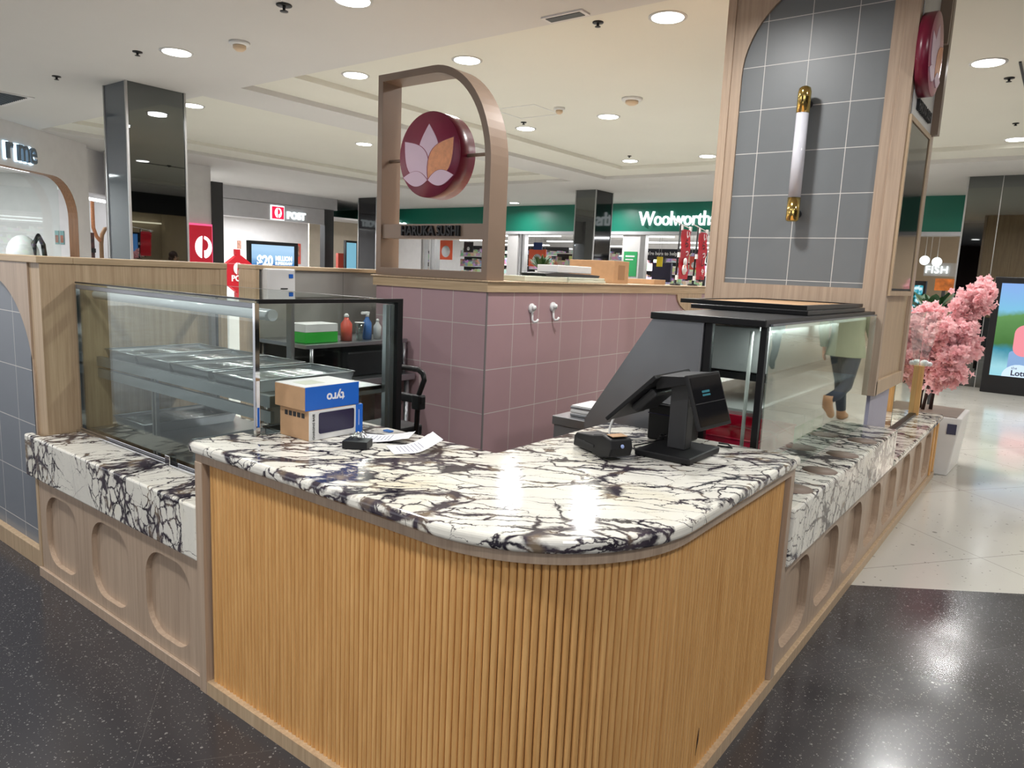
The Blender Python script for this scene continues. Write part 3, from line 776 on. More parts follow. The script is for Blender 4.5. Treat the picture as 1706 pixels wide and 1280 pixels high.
# tube wall lamp
t = thing('wall_lamp', 'unlit white tube wall lamp with brass caps on the slate tiles', 'wall lamp', (-1.475, 4.95, 2.42))
lx, ly = -1.475, 4.845
MB().cyl((lx, ly, 2.143), (lx, ly, 2.664), 0.038, n=28).build('tube_shade', 'opal', t)
MB().lathe([(0.040, 0), (0.040, 0.125), (0.034, 0.15), (0.018, 0.160), (0.001, 0.162)], (lx, ly, 2.662), 28).build('brass_cap', 'brass', t)
MB().lathe([(0.001, -0.150), (0.03, -0.148), (0.040, -0.14), (0.040, 0)], (lx, ly, 2.145), 28).build('brass_cap', 'brass', t)
for z in (2.735, 2.05): MB().cyl((lx, ly+0.03, z), (lx, 4.952, z), 0.026, n=16).build('wall_bracket', 'black', t)
# second sign on the right face
t = thing('arch_sign', 'second lotus disc sign in a brown arch frame above the black screen', 'sign', (CX1, 5.2, 2.7))
B(CX1+0.0, CX1+0.006, 4.99, 5.79, 2.63, 3.60).build('backing_panel', 'white', t)
B(CX1, CX1+0.05, 5.70, 5.78, 2.63, 3.60).build('arch_frame', 'bronze', t, 0.001)
B(CX1+0.0, CX1+0.07, 5.50, 5.54, 3.15, 3.60).build('frame_upright', 'bronze', t, 0.001)
dd = MB().lathe([(0.001, 0.0), (0.235, 0.0), (0.235, 0.068), (0.001, 0.068)], (CX1+0.009, 5.09, 2.98), 56, 'x').build('disc', 'crimson_side', t)
MB().lathe([(0.001, 0.0), (0.233, 0.0), (0.233, 0.0015), (0.001, 0.0015)], (CX1+0.0775, 5.09, 2.98), 56, 'x').build('disc_face', 'rose_face', dd)
for mb, m in lotus(lambda u, w_, d: (CX1+0.079+d, u, w_), 5.09, 2.85, 0.235): mb.build('petal', m, dd)
text_mb('HARUKA SUSHI', 0.085, (CX1+0.012, 5.33, 2.705), (0, 1, 0), extrude=0.012, bold=0.002, xs=0.8).build('lettering', 'ink', t)

# ------------------------------------------------------------------ left glass display case
t = thing('display_case', 'left glass display case with empty steel shelf and trays on the marble ledge', 'display case', (-3.1, 1.9, 0.716))
GX0, GX1, GY0, GY1, GZ0, GZ1 = -3.858, -2.345, 1.535, 2.27, 0.716, 1.455
B(GX0+0.012, GX1-0.012, GY0, GY0+0.006, GZ0+0.03, GZ1-0.012).build('front_glass', 'glass', t)
B(GX1-0.008, GX1-0.002, GY0+0.012, GY1-0.03, GZ0+0.03, GZ1-0.012).build('end_glass', 'glass', t)
B(GX0, GX1, GY0, GY1-0.03, GZ1-0.008, GZ1).build('top_glass', 'glass', t)
mb = MB(); mb.box(GX0-0.002, GX0+0.014, GY0-0.006, GY0+0.012, GZ0, GZ1-0.008); mb.box(GX1-0.012, GX1+0.002, GY0-0.006, GY0+0.012, GZ0, GZ1-0.008)
mb.build('corner_post', 'chrome', t)
mb = MB(); mb.box(GX0, GX1, GY0-0.012, GY0+0.022, GZ0, GZ0+0.022); mb.box(GX0, GX1, GY0-0.03, GY0-0.014, GZ0, GZ0+0.012); mb.build('lower_rail', 'chrome', t, 0.002)
mb = MB(); mb.box(GX0, GX1, GY0-0.004, GY0+0.016, GZ1-0.028, GZ1-0.009); mb.build('upper_rail', 'steel_d', t, 0.002)
mb = MB(); mb.box(GX0, GX1+0.003, GY0-0.004, GY0+0.010, GZ1, GZ1+0.006); mb.box(GX1-0.010, GX1+0.003, GY0+0.010, GY1, GZ1-0.010, GZ1+0.006); mb.build('black_edge', 'black', t)
mb = MB(); mb.box(GX1-0.022, GX1+0.003, GY1-0.03, GY1, GZ0, GZ1-0.01); mb.box(GX0, GX0+0.02, GY1-0.03, GY1, GZ0, GZ1-0.01); mb.box(GX0, GX1, GY1-0.03, GY1, GZ1-0.02, GZ1); mb.build('rear_frame', 'black', t)
mb = MB(); 
for y in (GY1-0.085, GY1-0.055): mb.box(GX1-0.035, GX1-0.012, y, y+0.018, GZ0+0.02, GZ1-0.02)
mb.box(GX0+0.02, GX0+0.05, GY1-0.06, GY1-0.035, GZ0, GZ1-0.02); mb.box(-3.12, -3.08, GY1-0.055, GY1-0.035, GZ0, GZ1-0.02); mb.build('shelf_track', 'steel', t)
MB().cyl((GX0+0.02, GY0+0.085, GZ1-0.055), (GX1-0.02, GY0+0.085, GZ1-0.055), 0.022, n=16).build('lamp_tube', 'opal', t)
sh = MB().box(GX0+0.02, GX1-0.03, GY0+0.10, GY1-0.09, 1.062, 1.078).build('glass_shelf', 'steel', t)
mb = MB(); mb.box(GX0+0.015, GX1-0.03, GY0+0.075, GY0+0.10, 1.045, 1.09); mb.box(GX1-0.045, GX1-0.03, GY0+0.10, GY1-0.09, 1.045, 1.08); mb.box(GX0+0.015, GX1-0.03, GY0+0.078, GY0+0.095, 0.985, 1.03); mb.build('shelf_front', 'steel_d', t)
mb = MB(); mb.box(-3.47, -3.455, GY0+0.16, GY0+0.175, GZ0+0.02, 1.062); mb.box(-3.44, -3.425, GY0+0.16, GY0+0.175, GZ0+0.02, 1.062); mb.build('shelf_support', 'steel', t)
B(GX0+0.02, GX1-0.012, GY0+0.03, GY1-0.04, GZ0, GZ0+0.016).build('case_floor', 'steel', t)
MB().box(-2.98, -2.94, GY0-0.032, GY0+0.0, GZ0+0.004, GZ0+0.05).build('glass_clip', 'chrome', t, 0.003)
mb = MB().box(GX1-0.0015, GX1+0.0035, GY0-0.003, GY0+0.010, 0.99, 1.16); mb.build('price_strip', 'paper', t)
B(GX1+0.0035, GX1+0.0042, GY0-0.001, GY0+0.008, 0.985, 1.06).build('blue_sticker', 'blue', t)
# trays
def make_tray(mat='steel'):
    t = thing('baking_tray', '', 'tray')
    mb = MB(); L, Wd, H = 0.31, 0.50, 0.05; a = 0.012
    mb.box(-L/2+a, L/2-a, -Wd/2+a, Wd/2-a, 0, 0.003)
    for s in (-1, 1):
        mb.add([(s*(L/2-a), -Wd/2+a, 0.003), (s*(L/2-a), Wd/2-a, 0.003), (s*L/2, Wd/2, H), (s*L/2, -Wd/2, H)], [(0,1,2,3)])
        mb.add([(-L/2+a, s*(Wd/2-a), 0.003), (L/2-a, s*(Wd/2-a), 0.003), (L/2, s*Wd/2, H), (-L/2, s*Wd/2, H)], [(0,1,2,3)])
    mb.tube([(-L/2, -Wd/2, H), (L/2, -Wd/2, H), (L/2, Wd/2, H), (-L/2, Wd/2, H), (-L/2, -Wd/2, H)], 0.004, 6)
    mb.build('tray_pan', mat, t)
    mb = MB()
    for k in range(17): x = -L/2+0.02+k*(L-0.04)/16; mb.tube([(x, -Wd/2+0.012, 0.036), (x, Wd/2-0.012, 0.036)], 0.0016, 5)
    for y in (-0.2, 0, 0.2): mb.tube([(-L/2+0.012, y, 0.034), (L/2-0.012, y, 0.034)], 0.002, 5)
    mb.build('wire_rack', 'chrome', t)
    return t
tray = make_tray()
spots = [(-3.66, 1.89, 1.079, 'steel tray with wire rack at the left end of the case shelf'),
         (-3.34, 1.89, 1.079, 'second steel tray with rack from the left on the case shelf'),
         (-3.02, 1.89, 1.079, 'middle steel tray with rack on the case shelf'),
         (-2.66, 1.885, 1.079, 'steel tray with rack on the case shelf nearest the right corner post'),
         (-3.66, 1.92, 0.733, 'empty tray on the case floor at the left end'),
         (-2.93, 1.93, 0.733, 'dark tray with rack on the case floor towards the right')]
for i, (x, y, z, lab) in enumerate(spots):
    if i == 0: tray.location = (x, y, z); tray['label'] = lab; tray['group'] = 'steel trays in the left glass case'
    else: dup(tray, (x, y, z), lab, group='steel trays in the left glass case')
t = thing('steel_tub', 'deep steel tub standing on the case floor at its right end', 'tub', (-2.55, 1.93, 0.733))
mb = MB(); mb.box(-2.66, -2.44, 1.78, 2.08, 0.733, 0.738)
for a in ((-2.66, -2.655, 1.78, 2.08), (-2.445, -2.44, 1.78, 2.08), (-2.66, -2.44, 1.78, 1.785), (-2.66, -2.44, 2.075, 2.08)): mb.box(*a, 0.738, 0.90)
mb.build('tub_body', 'steel_d', t)
mb = MB(); mb.tube([(-2.665, 1.775, 0.90), (-2.435, 1.775, 0.90), (-2.435, 2.085, 0.90), (-2.665, 2.085, 0.90), (-2.665, 1.775, 0.90)], 0.005, 6); mb.build('tub_rim', 'steel', t)

# ------------------------------------------------------------------ right glass display case (before the column)
t = thing('display_case', 'right black framed glass display case with steel slanted side on the marble ledge', 'display case', (-1.2, 3.8, 0.745))
RX0, RX1, RY0, RY1 = -1.44, -0.93, 2.90, 4.90
B(RX1-0.003, RX1+0.003, RY0+0.03, RY1, 0.747, 1.43).build('front_glass', 'glass_r', t)
B(-1.16, RX1-0.03, RY0+0.008, RY0+0.013, 0.747, 1.42).build('side_glass', 'glass', t)
mb = MB(); mb.box(RX1-0.032, RX1-0.006, RY0, RY0+0.03, 0.747, 1.425); mb.box(-1.195, -1.163, RY0, RY0+0.03, 0.747, 1.425); mb.build('corner_post', 'black', t, 0.002)
B(RX0, RX1-0.006, RY0-0.02, RY1, 1.425, 1.455).build('top_panel', 'black', t, 0.004)
B(RX1-0.004, RX1+0.006, RY0+0.03, RY1, 1.43, 1.437).build('glass_edge_trim', 'steel_d', t)
mb = MB().prism([(-1.435, 1.424), (-1.197, 1.424), (-1.197, 0.76), (-1.75, 0.76), (-1.75, 0.93)], 'y', RY0-0.005, RY0+0.012)
mb.build('slanted_side', 'steel_d', t)
B(-1.205, -1.197, RY0-0.009, RY0-0.005, 0.90, 1.42).build('edge_strip', 'steel', t)
# interior: sushi cooler unit and shelf
B(-1.42, -1.02, RY0+0.30, RY0+1.5, 1.20, 1.40).build('cooler_hood', 'steel_l', t, 0.004)
B(-1.43, -1.01, RY0+0.29, RY0+1.52, 1.165, 1.195).build('hood_lip', 'black', t)
B(-1.42, -0.99, RY0+0.10, RY1-0.1, 1.055, 1.065).build('inner_shelf', 'steel_l', t)
B(-1.42, -0.96, RY0+0.05, RY1-0.05, 0.748, 0.80).build('case_floor', 'steel_d', t)
B(-0.985, -0.965, RY0+0.06, RY1-0.08, 1.405, 1.422).build('case_fill_strip', emit('case_fill_glow', (0.95, 1.0, 0.98), 1.0), t)  # glowing strip added to brighten the case interior
for yy in (3.4, 4.3):  # unseen area lights added under the strip to lift the bins and hood
    l = bpy.data.lights.new('case_fill', 'AREA'); l.shape = 'RECTANGLE'; l.size = 0.03; l.size_y = 0.8; l.energy = 2.2; l.color = (0.95, 1, 0.98)
    lo = bpy.data.objects.new('case_fill', l); C.objects.link(lo); lo.location = (-1.0, yy, 1.40)
MB().cyl((-1.03, RY0+0.10, 0.801), (-1.03, RY0+0.10, 1.40), 0.008, n=10).build('inner_post', 'white', t)
def bin_(name, x0, x1, y0, y1, z, h, mat, lab, cat, grp=None):
    t = thing(name, lab, cat, ((x0+x1)/2, (y0+y1)/2, z), grp)
    mb = MB(); w = 0.006
    mb.box(x0, x1, y0, y1, z, z+0.004)
    for a in ((x0, x0+w, y0, y1), (x1-w, x1, y0, y1), (x0+w, x1-w, y0, y0+w), (x0+w, x1-w, y1-w, y1)): mb.box(*a, z+0.004, z+h)
    mb.build('bin_body', mat, t)
    mb = MB(); e = 0.008
    mb.tube([(x0-e/2, y0, z+h), (x1+e/2, y0, z+h), (x1+e/2, y1, z+h), (x0-e/2, y1, z+h), (x0-e/2, y0, z+h)], 0.005, 6)
    mb.build('bin_rim', mat, t)
bin_('plastic_bin', -1.40, -1.00, 3.10, 3.36, 0.801, 0.11, 'red', 'front crimson plastic bin inside the right glass case', 'bin', 'crimson bins in the right glass case')
bin_('plastic_bin', -1.40, -1.00, 3.39, 3.66, 0.801, 0.11, 'red', 'rear crimson plastic bin inside the right glass case', 'bin', 'crimson bins in the right glass case')
for k, y in enumerate((3.70, 3.90, 4.10)):
    t = thing('carton', ('nearest', 'middle', 'farthest')[k] + ' white and green carton in the row inside the right glass case', 'carton', (-1.2, y+0.09, 0.801), 'green cartons in the right glass case')
    B(-1.36, -1.02, y, y+0.18, 0.801, 0.88).build('carton_base', 'green', t, 0.002)
    B(-1.36, -1.02, y, y+0.18, 0.881, 0.93).build('carton_lid', 'white', t, 0.002)
# lids laid on top
mb = B(-1.55, -0.965, 3.55, 4.75, 1.4555, 1.478)
tag(mb.build('case_lid', 'black', None, 0.003), 'lower of two black panels laid on the right glass case', 'panel', 'black panels stacked on the right case')
t = thing('case_lid', 'upper of two black panels, showing a brown inset, on the right glass case', 'panel', (-1.3, 4.1, 1.479), 'black panels stacked on the right case')
mb = MB(); mb.box(-1.64, -0.99, 3.62, 3.66, 1.479, 1.500); mb.box(-1.64, -0.99, 4.76, 4.80, 1.479, 1.500); mb.box(-1.64, -1.60, 3.66, 4.76, 1.479, 1.500); mb.box(-1.03, -0.99, 3.66, 4.76, 1.479, 1.500)
mb.build('panel_rim', 'black', t); B(-1.60, -1.03, 3.66, 4.76, 1.479, 1.494).build('panel_inset', 'card', t)
# steel bench behind the counter under the slanted side
t = thing('steel_bench', 'dark steel bench unit behind the counter below the slanted steel side', 'bench', (-1.75, 3.4, 0.012))
B(-1.96, -1.51, 2.95, 4.6, 0.10, 0.86).build('bench_body', 'steel_d', t, 0.003)
B(-1.965, -1.752, 2.94, 4.6, 0.861, 0.905).build('bench_top', 'steel', t, 0.003)
for x in (-1.92, -1.55):
    for y in (3.0, 4.55): MB().cyl((x, y, 0.012), (x, y, 0.10), 0.02, n=10).build('bench_foot', 'black', t)
for k in range(3):
    t2 = thing('food_container', ('bottom', 'middle', 'top')[k] + ' clear container in the stack on the steel bench', 'container', (-1.85, 3.1, 0.906+k*0.018), 'clear containers on the steel bench')
    B(-1.90, -1.78, 3.00, 3.20, 0.906+k*0.018, 0.906+k*0.018+0.013).build('container_tray', 'white' if k % 2 else 'steel', t2, 0.003)
    B(-1.895, -1.785, 3.005, 3.195, 0.906+k*0.018+0.013, 0.906+k*0.018+0.0175).build('container_lid', 'white', t2)

# ------------------------------------------------------------------ second glass case beyond the column
t = thing('display_case', 'far low glass screen case between the column and the potted tree', 'display case', (-0.95, 6.2, 0.551))
B(-0.934, -0.928, 5.89, 6.86, 0.57, 1.42).build('front_glass', 'glass_r', t)
B(-0.955, -0.905, 5.89, 6.86, 0.551, 0.569).build('glass_channel', 'black', t)
B(-1.40, -0.89, 6.865, 6.90, 0.551, 0.97).build('end_panel', 'rib', t, 0.002)
MB().prism([(-0.925, 0.971), (-0.885, 0.971), (-0.80, 1.425), (-0.93, 1.425)], 'y', 6.872, 6.882).build('end_glass', 'glass', t)
tag(MB().ball((-0.90, 6.93, 0.99), (0.035, 0.03, 0.028)).ball((-0.865, 6.93, 0.985), (0.025, 0.022, 0.02)).build('crumpled_tissue', 'paper'), 'crumpled white tissue on the end of the far glass case', 'tissue')

# ------------------------------------------------------------------ items along the top of the pink block
TZ = 1.542
def carton_box(x0, x1, y0, y1, z0, z1, mat, lab, name='cardboard_box', cat='box', flaps=True):
    t = thing(name, lab, cat, ((x0+x1)/2, (y0+y1)/2, z0))
    B(x0, x1, y0, y1, z0, z1).build('box_body', mat, t, 0.003)
    if flaps: 
        MB().box(x0, x1, (y0+y1)/2-0.002, (y0+y1)/2+0.002, z1, z1+0.001).build('tape_seam', 'ink' if mat != 'card' else 'foam', t)
    return t
tb = thing('foam_lid_stack', 'left flat pale foam lid lying on the pink block', 'foam lid', (-3.0, 4.2, TZ))
B(-3.14, -2.88, 3.90, 4.41, TZ, TZ+0.036).build('foam_sheet', 'foam', tb, 0.004)
tb = thing('foam_lid_stack', 'right pair of pale foam lids stacked on the pink block', 'foam lids', (-3.0, 4.7, TZ))
B(-3.14, -2.87, 4.42, 4.94, TZ, TZ+0.018).build('foam_sheet', 'foam', tb, 0.003); B(-3.13, -2.875, 4.425, 4.93, TZ+0.019, TZ+0.037).build('foam_sheet', 'foam', tb, 0.003)
tag(MB().prism([(4.18, TZ+0.038), (4.88, TZ+0.038), (4.90, TZ+0.056), (4.75, TZ+0.062), (4.3, TZ+0.066), (4.15, TZ+0.058)], 'x', -3.12, -2.90).build('serving_board', 'greyp', None, 0.002), 'dark folded board under the white foam block', 'board')
tag(B(-3.10, -2.92, 4.34, 4.80, TZ+0.067, TZ+0.12).build('foam_block', 'white', None, 0.004), 'white foam block on top of the dark board', 'foam block')
t = carton_box(-3.44, -3.0, 5.29, 5.54, TZ, TZ+0.185, 'card', 'large brown cardboard box with printed marks on the pink block')
B(-2.9998, -2.999, 5.36, 5.47, TZ+0.03, TZ+0.15).build('printed_panel', plain('faint_brown_print', s2l(150, 116, 84), 0.8), t)
t = carton_box(-3.28, -3.0, 6.02, 6.26, TZ, TZ+0.045, 'card', 'flat brown cardboard box right of the large box on the pink block')
# small table flags
def flag(y, lab, txt, cat_face):
    t = thing('table_banner', lab, 'banner', (-3.0, y, TZ), 'red banners on the pink block')
    MB().lathe([(0.001, 0), (0.05, 0), (0.05, 0.012), (0.012, 0.018), (0.012, 0.05)], (-2.95, y-0.14, TZ), 14).build('banner_base', 'black', t)
    MB().cyl((-2.95, y-0.14, TZ), (-2.95, y-0.11, TZ+0.56), 0.009, n=10).build('banner_pole', 'black', t)
    MB().cyl((-2.95, y-0.26, TZ+0.585), (-2.95, y+0.13, TZ+0.535), 0.005, n=8).build('top_rod', 'white', t)
    mb = MB(); nn = 14
    vs = []; 
    for i in range(nn+1):
        z = TZ+0.06+0.46*i/nn
        for s in (-1, 1): vs.append((-2.935+0.006*math.sin(i*0.9), y-0.01 + s*0.105 + 0.02*(i/nn-0.5), z))
    vs2 = [(v[0]-0.002, v[1], v[2]) for v in vs]
    n2 = len(vs)
    fs = [(2*i, 2*i+1, 2*i+3, 2*i+2) for i in range(nn)] + [(n2+2*i, n2+2*i+2, n2+2*i+3, n2+2*i+1) for i in range(nn)]
    mb.add(vs+vs2, fs, True); cl = mb.build('banner_cloth', 'redpaint', t)
    for i, ch in enumerate(txt):
        text_mb(ch, 0.085, (-2.923, y+0.015-0.02*(i % 2), TZ+0.47-i*0.082), (0, 1, 0), extrude=0.001, bold=0.001).build('lettering', 'ink' if i % 2 else 'paper', cl)
    mb = MB()
    for yy, zz_ in ((y-0.10, TZ+0.53), (y+0.09, TZ+0.53), (y-0.125, TZ+0.28), (y-0.135, TZ+0.07)): mb.box(-2.95, -2.93, yy-0.014, yy+0.014, zz_-0.02, zz_+0.025)
    mb.build('white_clip', 'white', t)
    if cat_face:
        mb = MB(); c0 = (-2.924, y-0.02, TZ+0.15)
        mb.lathe([(0.001, 0), (0.05, 0), (0.05, 0.002), (0.001, 0.002)], c0, 18, 'x')
        mb.lathe([(0.001, 0), (0.04, 0), (0.04, 0.002), (0.001, 0.002)], (c0[0], c0[1]+0.01, c0[2]+0.07), 18, 'x')
        mb.build('white_cat_print', 'paper', cl)
        MB().lathe([(0.001, 0), (0.014, 0), (0.014, 0.001), (0.001, 0.001)], (c0[0]+0.003, c0[1], c0[2]+0.03), 12, 'x').build('gold_bell_print', 'petal_o', cl)
flag(6.50, 'left red banner with a white cat print standing on the pink block', 'いらっしゃ', True)
flag(6.90, 'right red banner with lettering, partly behind the tiled column', 'いらっしゃい', False)

# ------------------------------------------------------------------ goods on the marble worktop
MZ = 0.959
t = thing('device_box', 'brown and white carton lying under the blue printed box', 'box', (-2.2, 1.72, MZ))
x0, x1, y0, y1, z1 = -2.298, -2.125, 1.602, 1.848, 1.070
B(x0, x1, y0, y1, MZ, z1).build('carton_body', 'card', t, 0.0015)
sl = B(x1, x1+0.002, y0, y1-0.012, MZ+0.001, z1-0.001).build('white_sleeve', 'white', t)
MB().prism(rrect(y0+0.042, y1-0.038, MZ+0.022, z1-0.010, 0.008, 4), 'x', x1+0.002, x1+0.003).build('device_picture', 'navy', sl)
text_mb('CHARGING BASE', 0.0125, (x1+0.0025, y0+0.020, (MZ+z1)/2-0.004), (0, 0, 1), (0, -1, 0), 0.0004, bold=0.0002).build('lettering', 'ink', sl)
B(x1-0.02, x1+0.003, y1-0.030, y1+0.004, MZ, z1).build('blue_end', 'blue', t)
B(x1+0.003, x1+0.0036, y1-0.016, y1-0.014, MZ+0.03, z1-0.02).build('white_line', 'paper', t)
mb = MB()
for k in range(5):
    xx = x0+0.03+k*0.025
    mb.box(xx, xx+0.018, y0-0.0006, y0, z1-0.030, z1-0.012)
mb.build('handling_marks', 'ink', t)
t = thing('device_box', 'blue printed box with brown end stacked on the carton', 'box', (-2.2, 1.72, z1))
x0, x1, y0, y1 = -2.312, -2.132, 1.590, 1.838; zb2, zt2 = 1.071, 1.158
B(x0, x1, y0, y1, zb2, zt2-0.002).build('carton_body', 'card', t, 0.0015)
B(x1, x1+0.002, y0+0.001, y1, zb2, zt2-0.001).build('blue_side', 'blue', t)
B(x0+0.001, x1-0.001, y0+0.002, y1-0.002, zt2-0.002, zt2).build('white_top', 'white', t)
text_mb('tyro', 0.048, (x1+0.0026, (y0+y1)/2+0.012, (zb2+zt2)/2-0.003), (0, -1, 0), (0, 0, -1), 0.0005, bold=0.0012).build('lettering', 'paper', t)
B(x0+0.05, x1-0.05, y0+0.04, y1-0.12, zt2, zt2+0.0006).build('shipping_label', 'foam', t)
t = thing('small_black_box', 'small black box with silver ribbon scraps on the worktop', 'box', (-1.93, 1.67, MZ))
mb = MB(); mb.T = Matrix.Translation((-1.945, 1.675, MZ)) @ Matrix.Rotation(0.55, 4, 'Z'); mb.box(-0.045, 0.045, -0.035, 0.035, 0, 0.028)
mb.build('box_body', 'blackp', t, 0.002)
mb = MB()
for k in range(9):
    a = random.uniform(0, 6.28); L = random.uniform(0.02, 0.045); c0 = Vector((-1.955+random.uniform(-.02, .02), 1.695+random.uniform(-.02, .02), MZ+0.029))
    pts = [c0 + Vector((math.cos(a)*L*q, math.sin(a)*L*q, 0.022*math.sin(q*PI)*(0.4+0.6*random.random())+0.002)) for q in (0, .25, .5, .75, 1)]
    mb.tube(pts, 0.0022, 5)
mb.build('silver_scraps', 'chrome', t)
def receipt(name, c, ang, L, Wd, lab, rows, curl):
    t = thing(name, lab, 'receipt', (c[0], c[1], MZ), 'curled receipts on the worktop')
    mb = MB(); n = 14; T = Matrix.Translation((c[0], c[1], MZ)) @ Matrix.Rotation(ang, 4, 'Z')
    pr = []
    for i in range(n+1):
        q = i/n; pr.append((L*(q-0.5)*(1-0.25*curl*q), 0.0015 + curl*0.055*max(0, (q-0.35))**1.4*(1.6 if q < 0.9 else 1.45)))
    vs = [(x, y, z+d) for d in (0, 0.0006) for (x, z) in pr for y in (-Wd/2, Wd/2)]
    k = 2*(n+1)
    fs = [(2*i, 2*i+1, 2*i+3, 2*i+2) for i in range(n)] + [(k+2*i, k+2*i+2, k+2*i+3, k+2*i+1) for i in range(n)]
    mb.T = T; mb.add(vs, fs, True); s = mb.build('paper_slip', 'paper', t)
    mb = MB(); mb.T = T
    for r in range(rows):
        i = 2 + r; x, z = pr[i]; w = Wd*random.uniform(0.25, 0.38)
        mb.box(x-0.0012, x+0.0012, -w, w, z+0.0009, z+0.0014)
    mb.build('printed_lines', plain('faded_grey_ink', s2l(140, 140, 160), 0.7), s)
receipt('paper_receipt', (-1.965, 1.835), 2.15-PI/2+0.0, 0.22, 0.12, 'left of two white paper receipts beside the small black box', 7, 0.5)
receipt('paper_receipt', (-1.785, 1.815), 0.75+0.3, 0.20, 0.13, 'right receipt, curled up at its far edge, on the worktop', 7, 1.0)
tag(MB().prism(rrect(-0.02, 0.02, -0.012, 0.012, 0.005, 3), 'z', 0, 0.004).build('blue_card_scrap', 'bluel'), 'small blue scrap behind the receipts on the worktop', 'scrap')
bpy.data.objects['blue_card_scrap'].location = (-2.06, 1.93, MZ)

# card terminal
t = thing('payment_terminal', 'black card payment terminal lying on the worktop left of the register', 'payment terminal', (-1.30, 2.3, MZ))
T0 = Matrix.Translation((-1.285, 2.255, MZ)) @ Matrix.Rotation(math.radians(-28), 4, 'Z')
def TM(T, mb): mb.T = T; return mb
side = [(-0.13, 0.004), (-0.125, 0.045), (-0.11, 0.058), (0.0, 0.072), (0.07, 0.088), (0.125, 0.082), (0.135, 0.05), (0.125, 0.02), (0.06, 0.002), (0.0, 0.010)]
TM(T0, MB()).prism(side, 'y', -0.045, 0.045).build('terminal_body', 'blackp', t, 0.006, 3)
TM(T0, MB()).box(-0.10, 0.02, -0.0475, -0.0445, 0.030, 0.040).build('card_slot', 'ink', t)
mb = TM(T0, MB()); mb.add([(0.0, -0.036, 0.0735), (0.06, -0.036, 0.087), (0.06, 0.036, 0.087), (0.0, 0.036, 0.0735), (0.0, -0.036, 0.071), (0.06, -0.036, 0.084), (0.06, 0.036, 0.084), (0.0, 0.036, 0.071)], [(0,1,2,3), (4,7,6,5), (0,4,5,1), (2,6,7,3)]); mb.build('terminal_screen', 'blackgloss', t)
TM(T0, MB()).box(0.075, 0.118, -0.03, 0.03, 0.0885, 0.091).build('receipt_slot', 'card', t, 0.001)
mb = TM(T0, MB()); mb.T = T0 @ Matrix.Translation((0.134, 0.0, 0.058)) @ Matrix.Rotation(math.radians(75), 4, 'Y'); mb.lathe([(0.001, 0), (0.007, 0), (0.007, 0.002), (0.001, 0.002)], (0, 0, 0), 16); mb.build('round_logo', plain('pale_blue_mark', s2l(150, 170, 220), 0.4), t)

# cash register with two screens
t = thing('cash_register', 'black point of sale register with two angled screens on the worktop', 'cash register', (-1.08, 2.46, MZ))
B(-1.19, -0.975, 2.33, 2.605, MZ, MZ+0.024).build('register_base', 'blackp', t, 0.006, 3)
B(-1.115, -1.045, 2.44, 2.50, MZ+0.024, 1.235).build('stand_column', 'greyp', t, 0.004)
# customer screen: faces +x and slightly downwards towards the corner
def slab(c, right, up, w, h, d, name, mat, parent, bev=0.003):
    r = Vector(right).normalized(); u = Vector(up).normalized(); u = (u - r*u.dot(r)).normalized(); n = r.cross(u)
    mb = MB(); mb.T = Matrix(((r.x, u.x, n.x, c[0]), (r.y, u.y, n.y, c[1]), (r.z, u.z, n.z, c[2]), (0, 0, 0, 1)))
    mb.box(-w/2, w/2, -h/2, h/2, -d, 0); return mb.build(name, mat, parent, bev), mb.T
cs, Tc = slab((-0.978, 2.475, 1.176), (0.10, 1, 0), (-0.36, 0.0, 1), 0.235, 0.200, 0.014, 'customer_screen', 'blackp', t)
mb = MB(); mb.T = Tc; mb.box(-0.107, 0.107, -0.088, 0.088, 0.0, 0.001); mb.build('screen_glass', 'blackgloss', cs)
rT = Tc.to_3x3() @ Vector((1, 0, 0)); uT = Tc.to_3x3() @ Vector((0, 1, 0))
o_ = Tc @ Vector((-0.02, 0.03, 0.0018))
mb = MB(); mb.T = Tc; random.seed(4)
for row, zz_ in enumerate((0.034, 0.022)):
    xx = -0.045
    while xx < 0.01:
        w = random.uniform(0.003, 0.007); mb.box(xx, xx+w, zz_-0.004, zz_+0.004*(1-row*0.3), 0.0011, 0.0015); xx += w+0.0015
mb.build('screen_text', emit('dim_teal_text', (0.10, 0.35, 0.42), 0.35), cs)
mb = MB(); mb.T = Tc; mb.box(-0.107, 0.107, -0.008, -0.005, 0.0011, 0.0014); mb.build('screen_divider', 'ink', cs)
# operator screen: large tablet facing the staff side, leaning
os_, To = slab((-1.238, 2.50, 1.165), (0.0, -1, 0.0), (0.72, 0.0, 0.70), 0.30, 0.265, 0.016, 'operator_screen', 'blackp', t)
mb = MB(); mb.T = To; mb.box(-0.14, 0.14, -0.118, 0.118, 0.0, 0.001); mb.build('screen_glass', 'blackgloss', os_)
mb = MB(); mb.T = To; mb.box(-0.09, 0.09, -0.05, 0.07, -0.05, -0.016); mb.build('computer_housing', 'greyp', os_, 0.01)
MB().prism([(-1.16, 1.250), (-1.02, 1.262), (-1.02, 1.235), (-1.15, 1.20)], 'y', 2.39, 2.60).build('hinge_cover', 'blackp', t, 0.003)
t = thing('receipt_printer', 'black receipt printer box behind the register stand', 'printer', (-1.2, 2.67, MZ))
B(-1.285, -1.125, 2.615, 2.755, MZ, MZ+0.145).build('printer_body', 'blackp', t, 0.008, 3)
B(-1.286, -1.124, 2.614, 2.756, MZ+0.105, MZ+0.109).build('printer_seam', 'navy', t)
B(-1.26, -1.15, 2.64, 2.73, MZ+0.1455, MZ+0.149).build('printer_lid', 'greyp', t, 0.002)
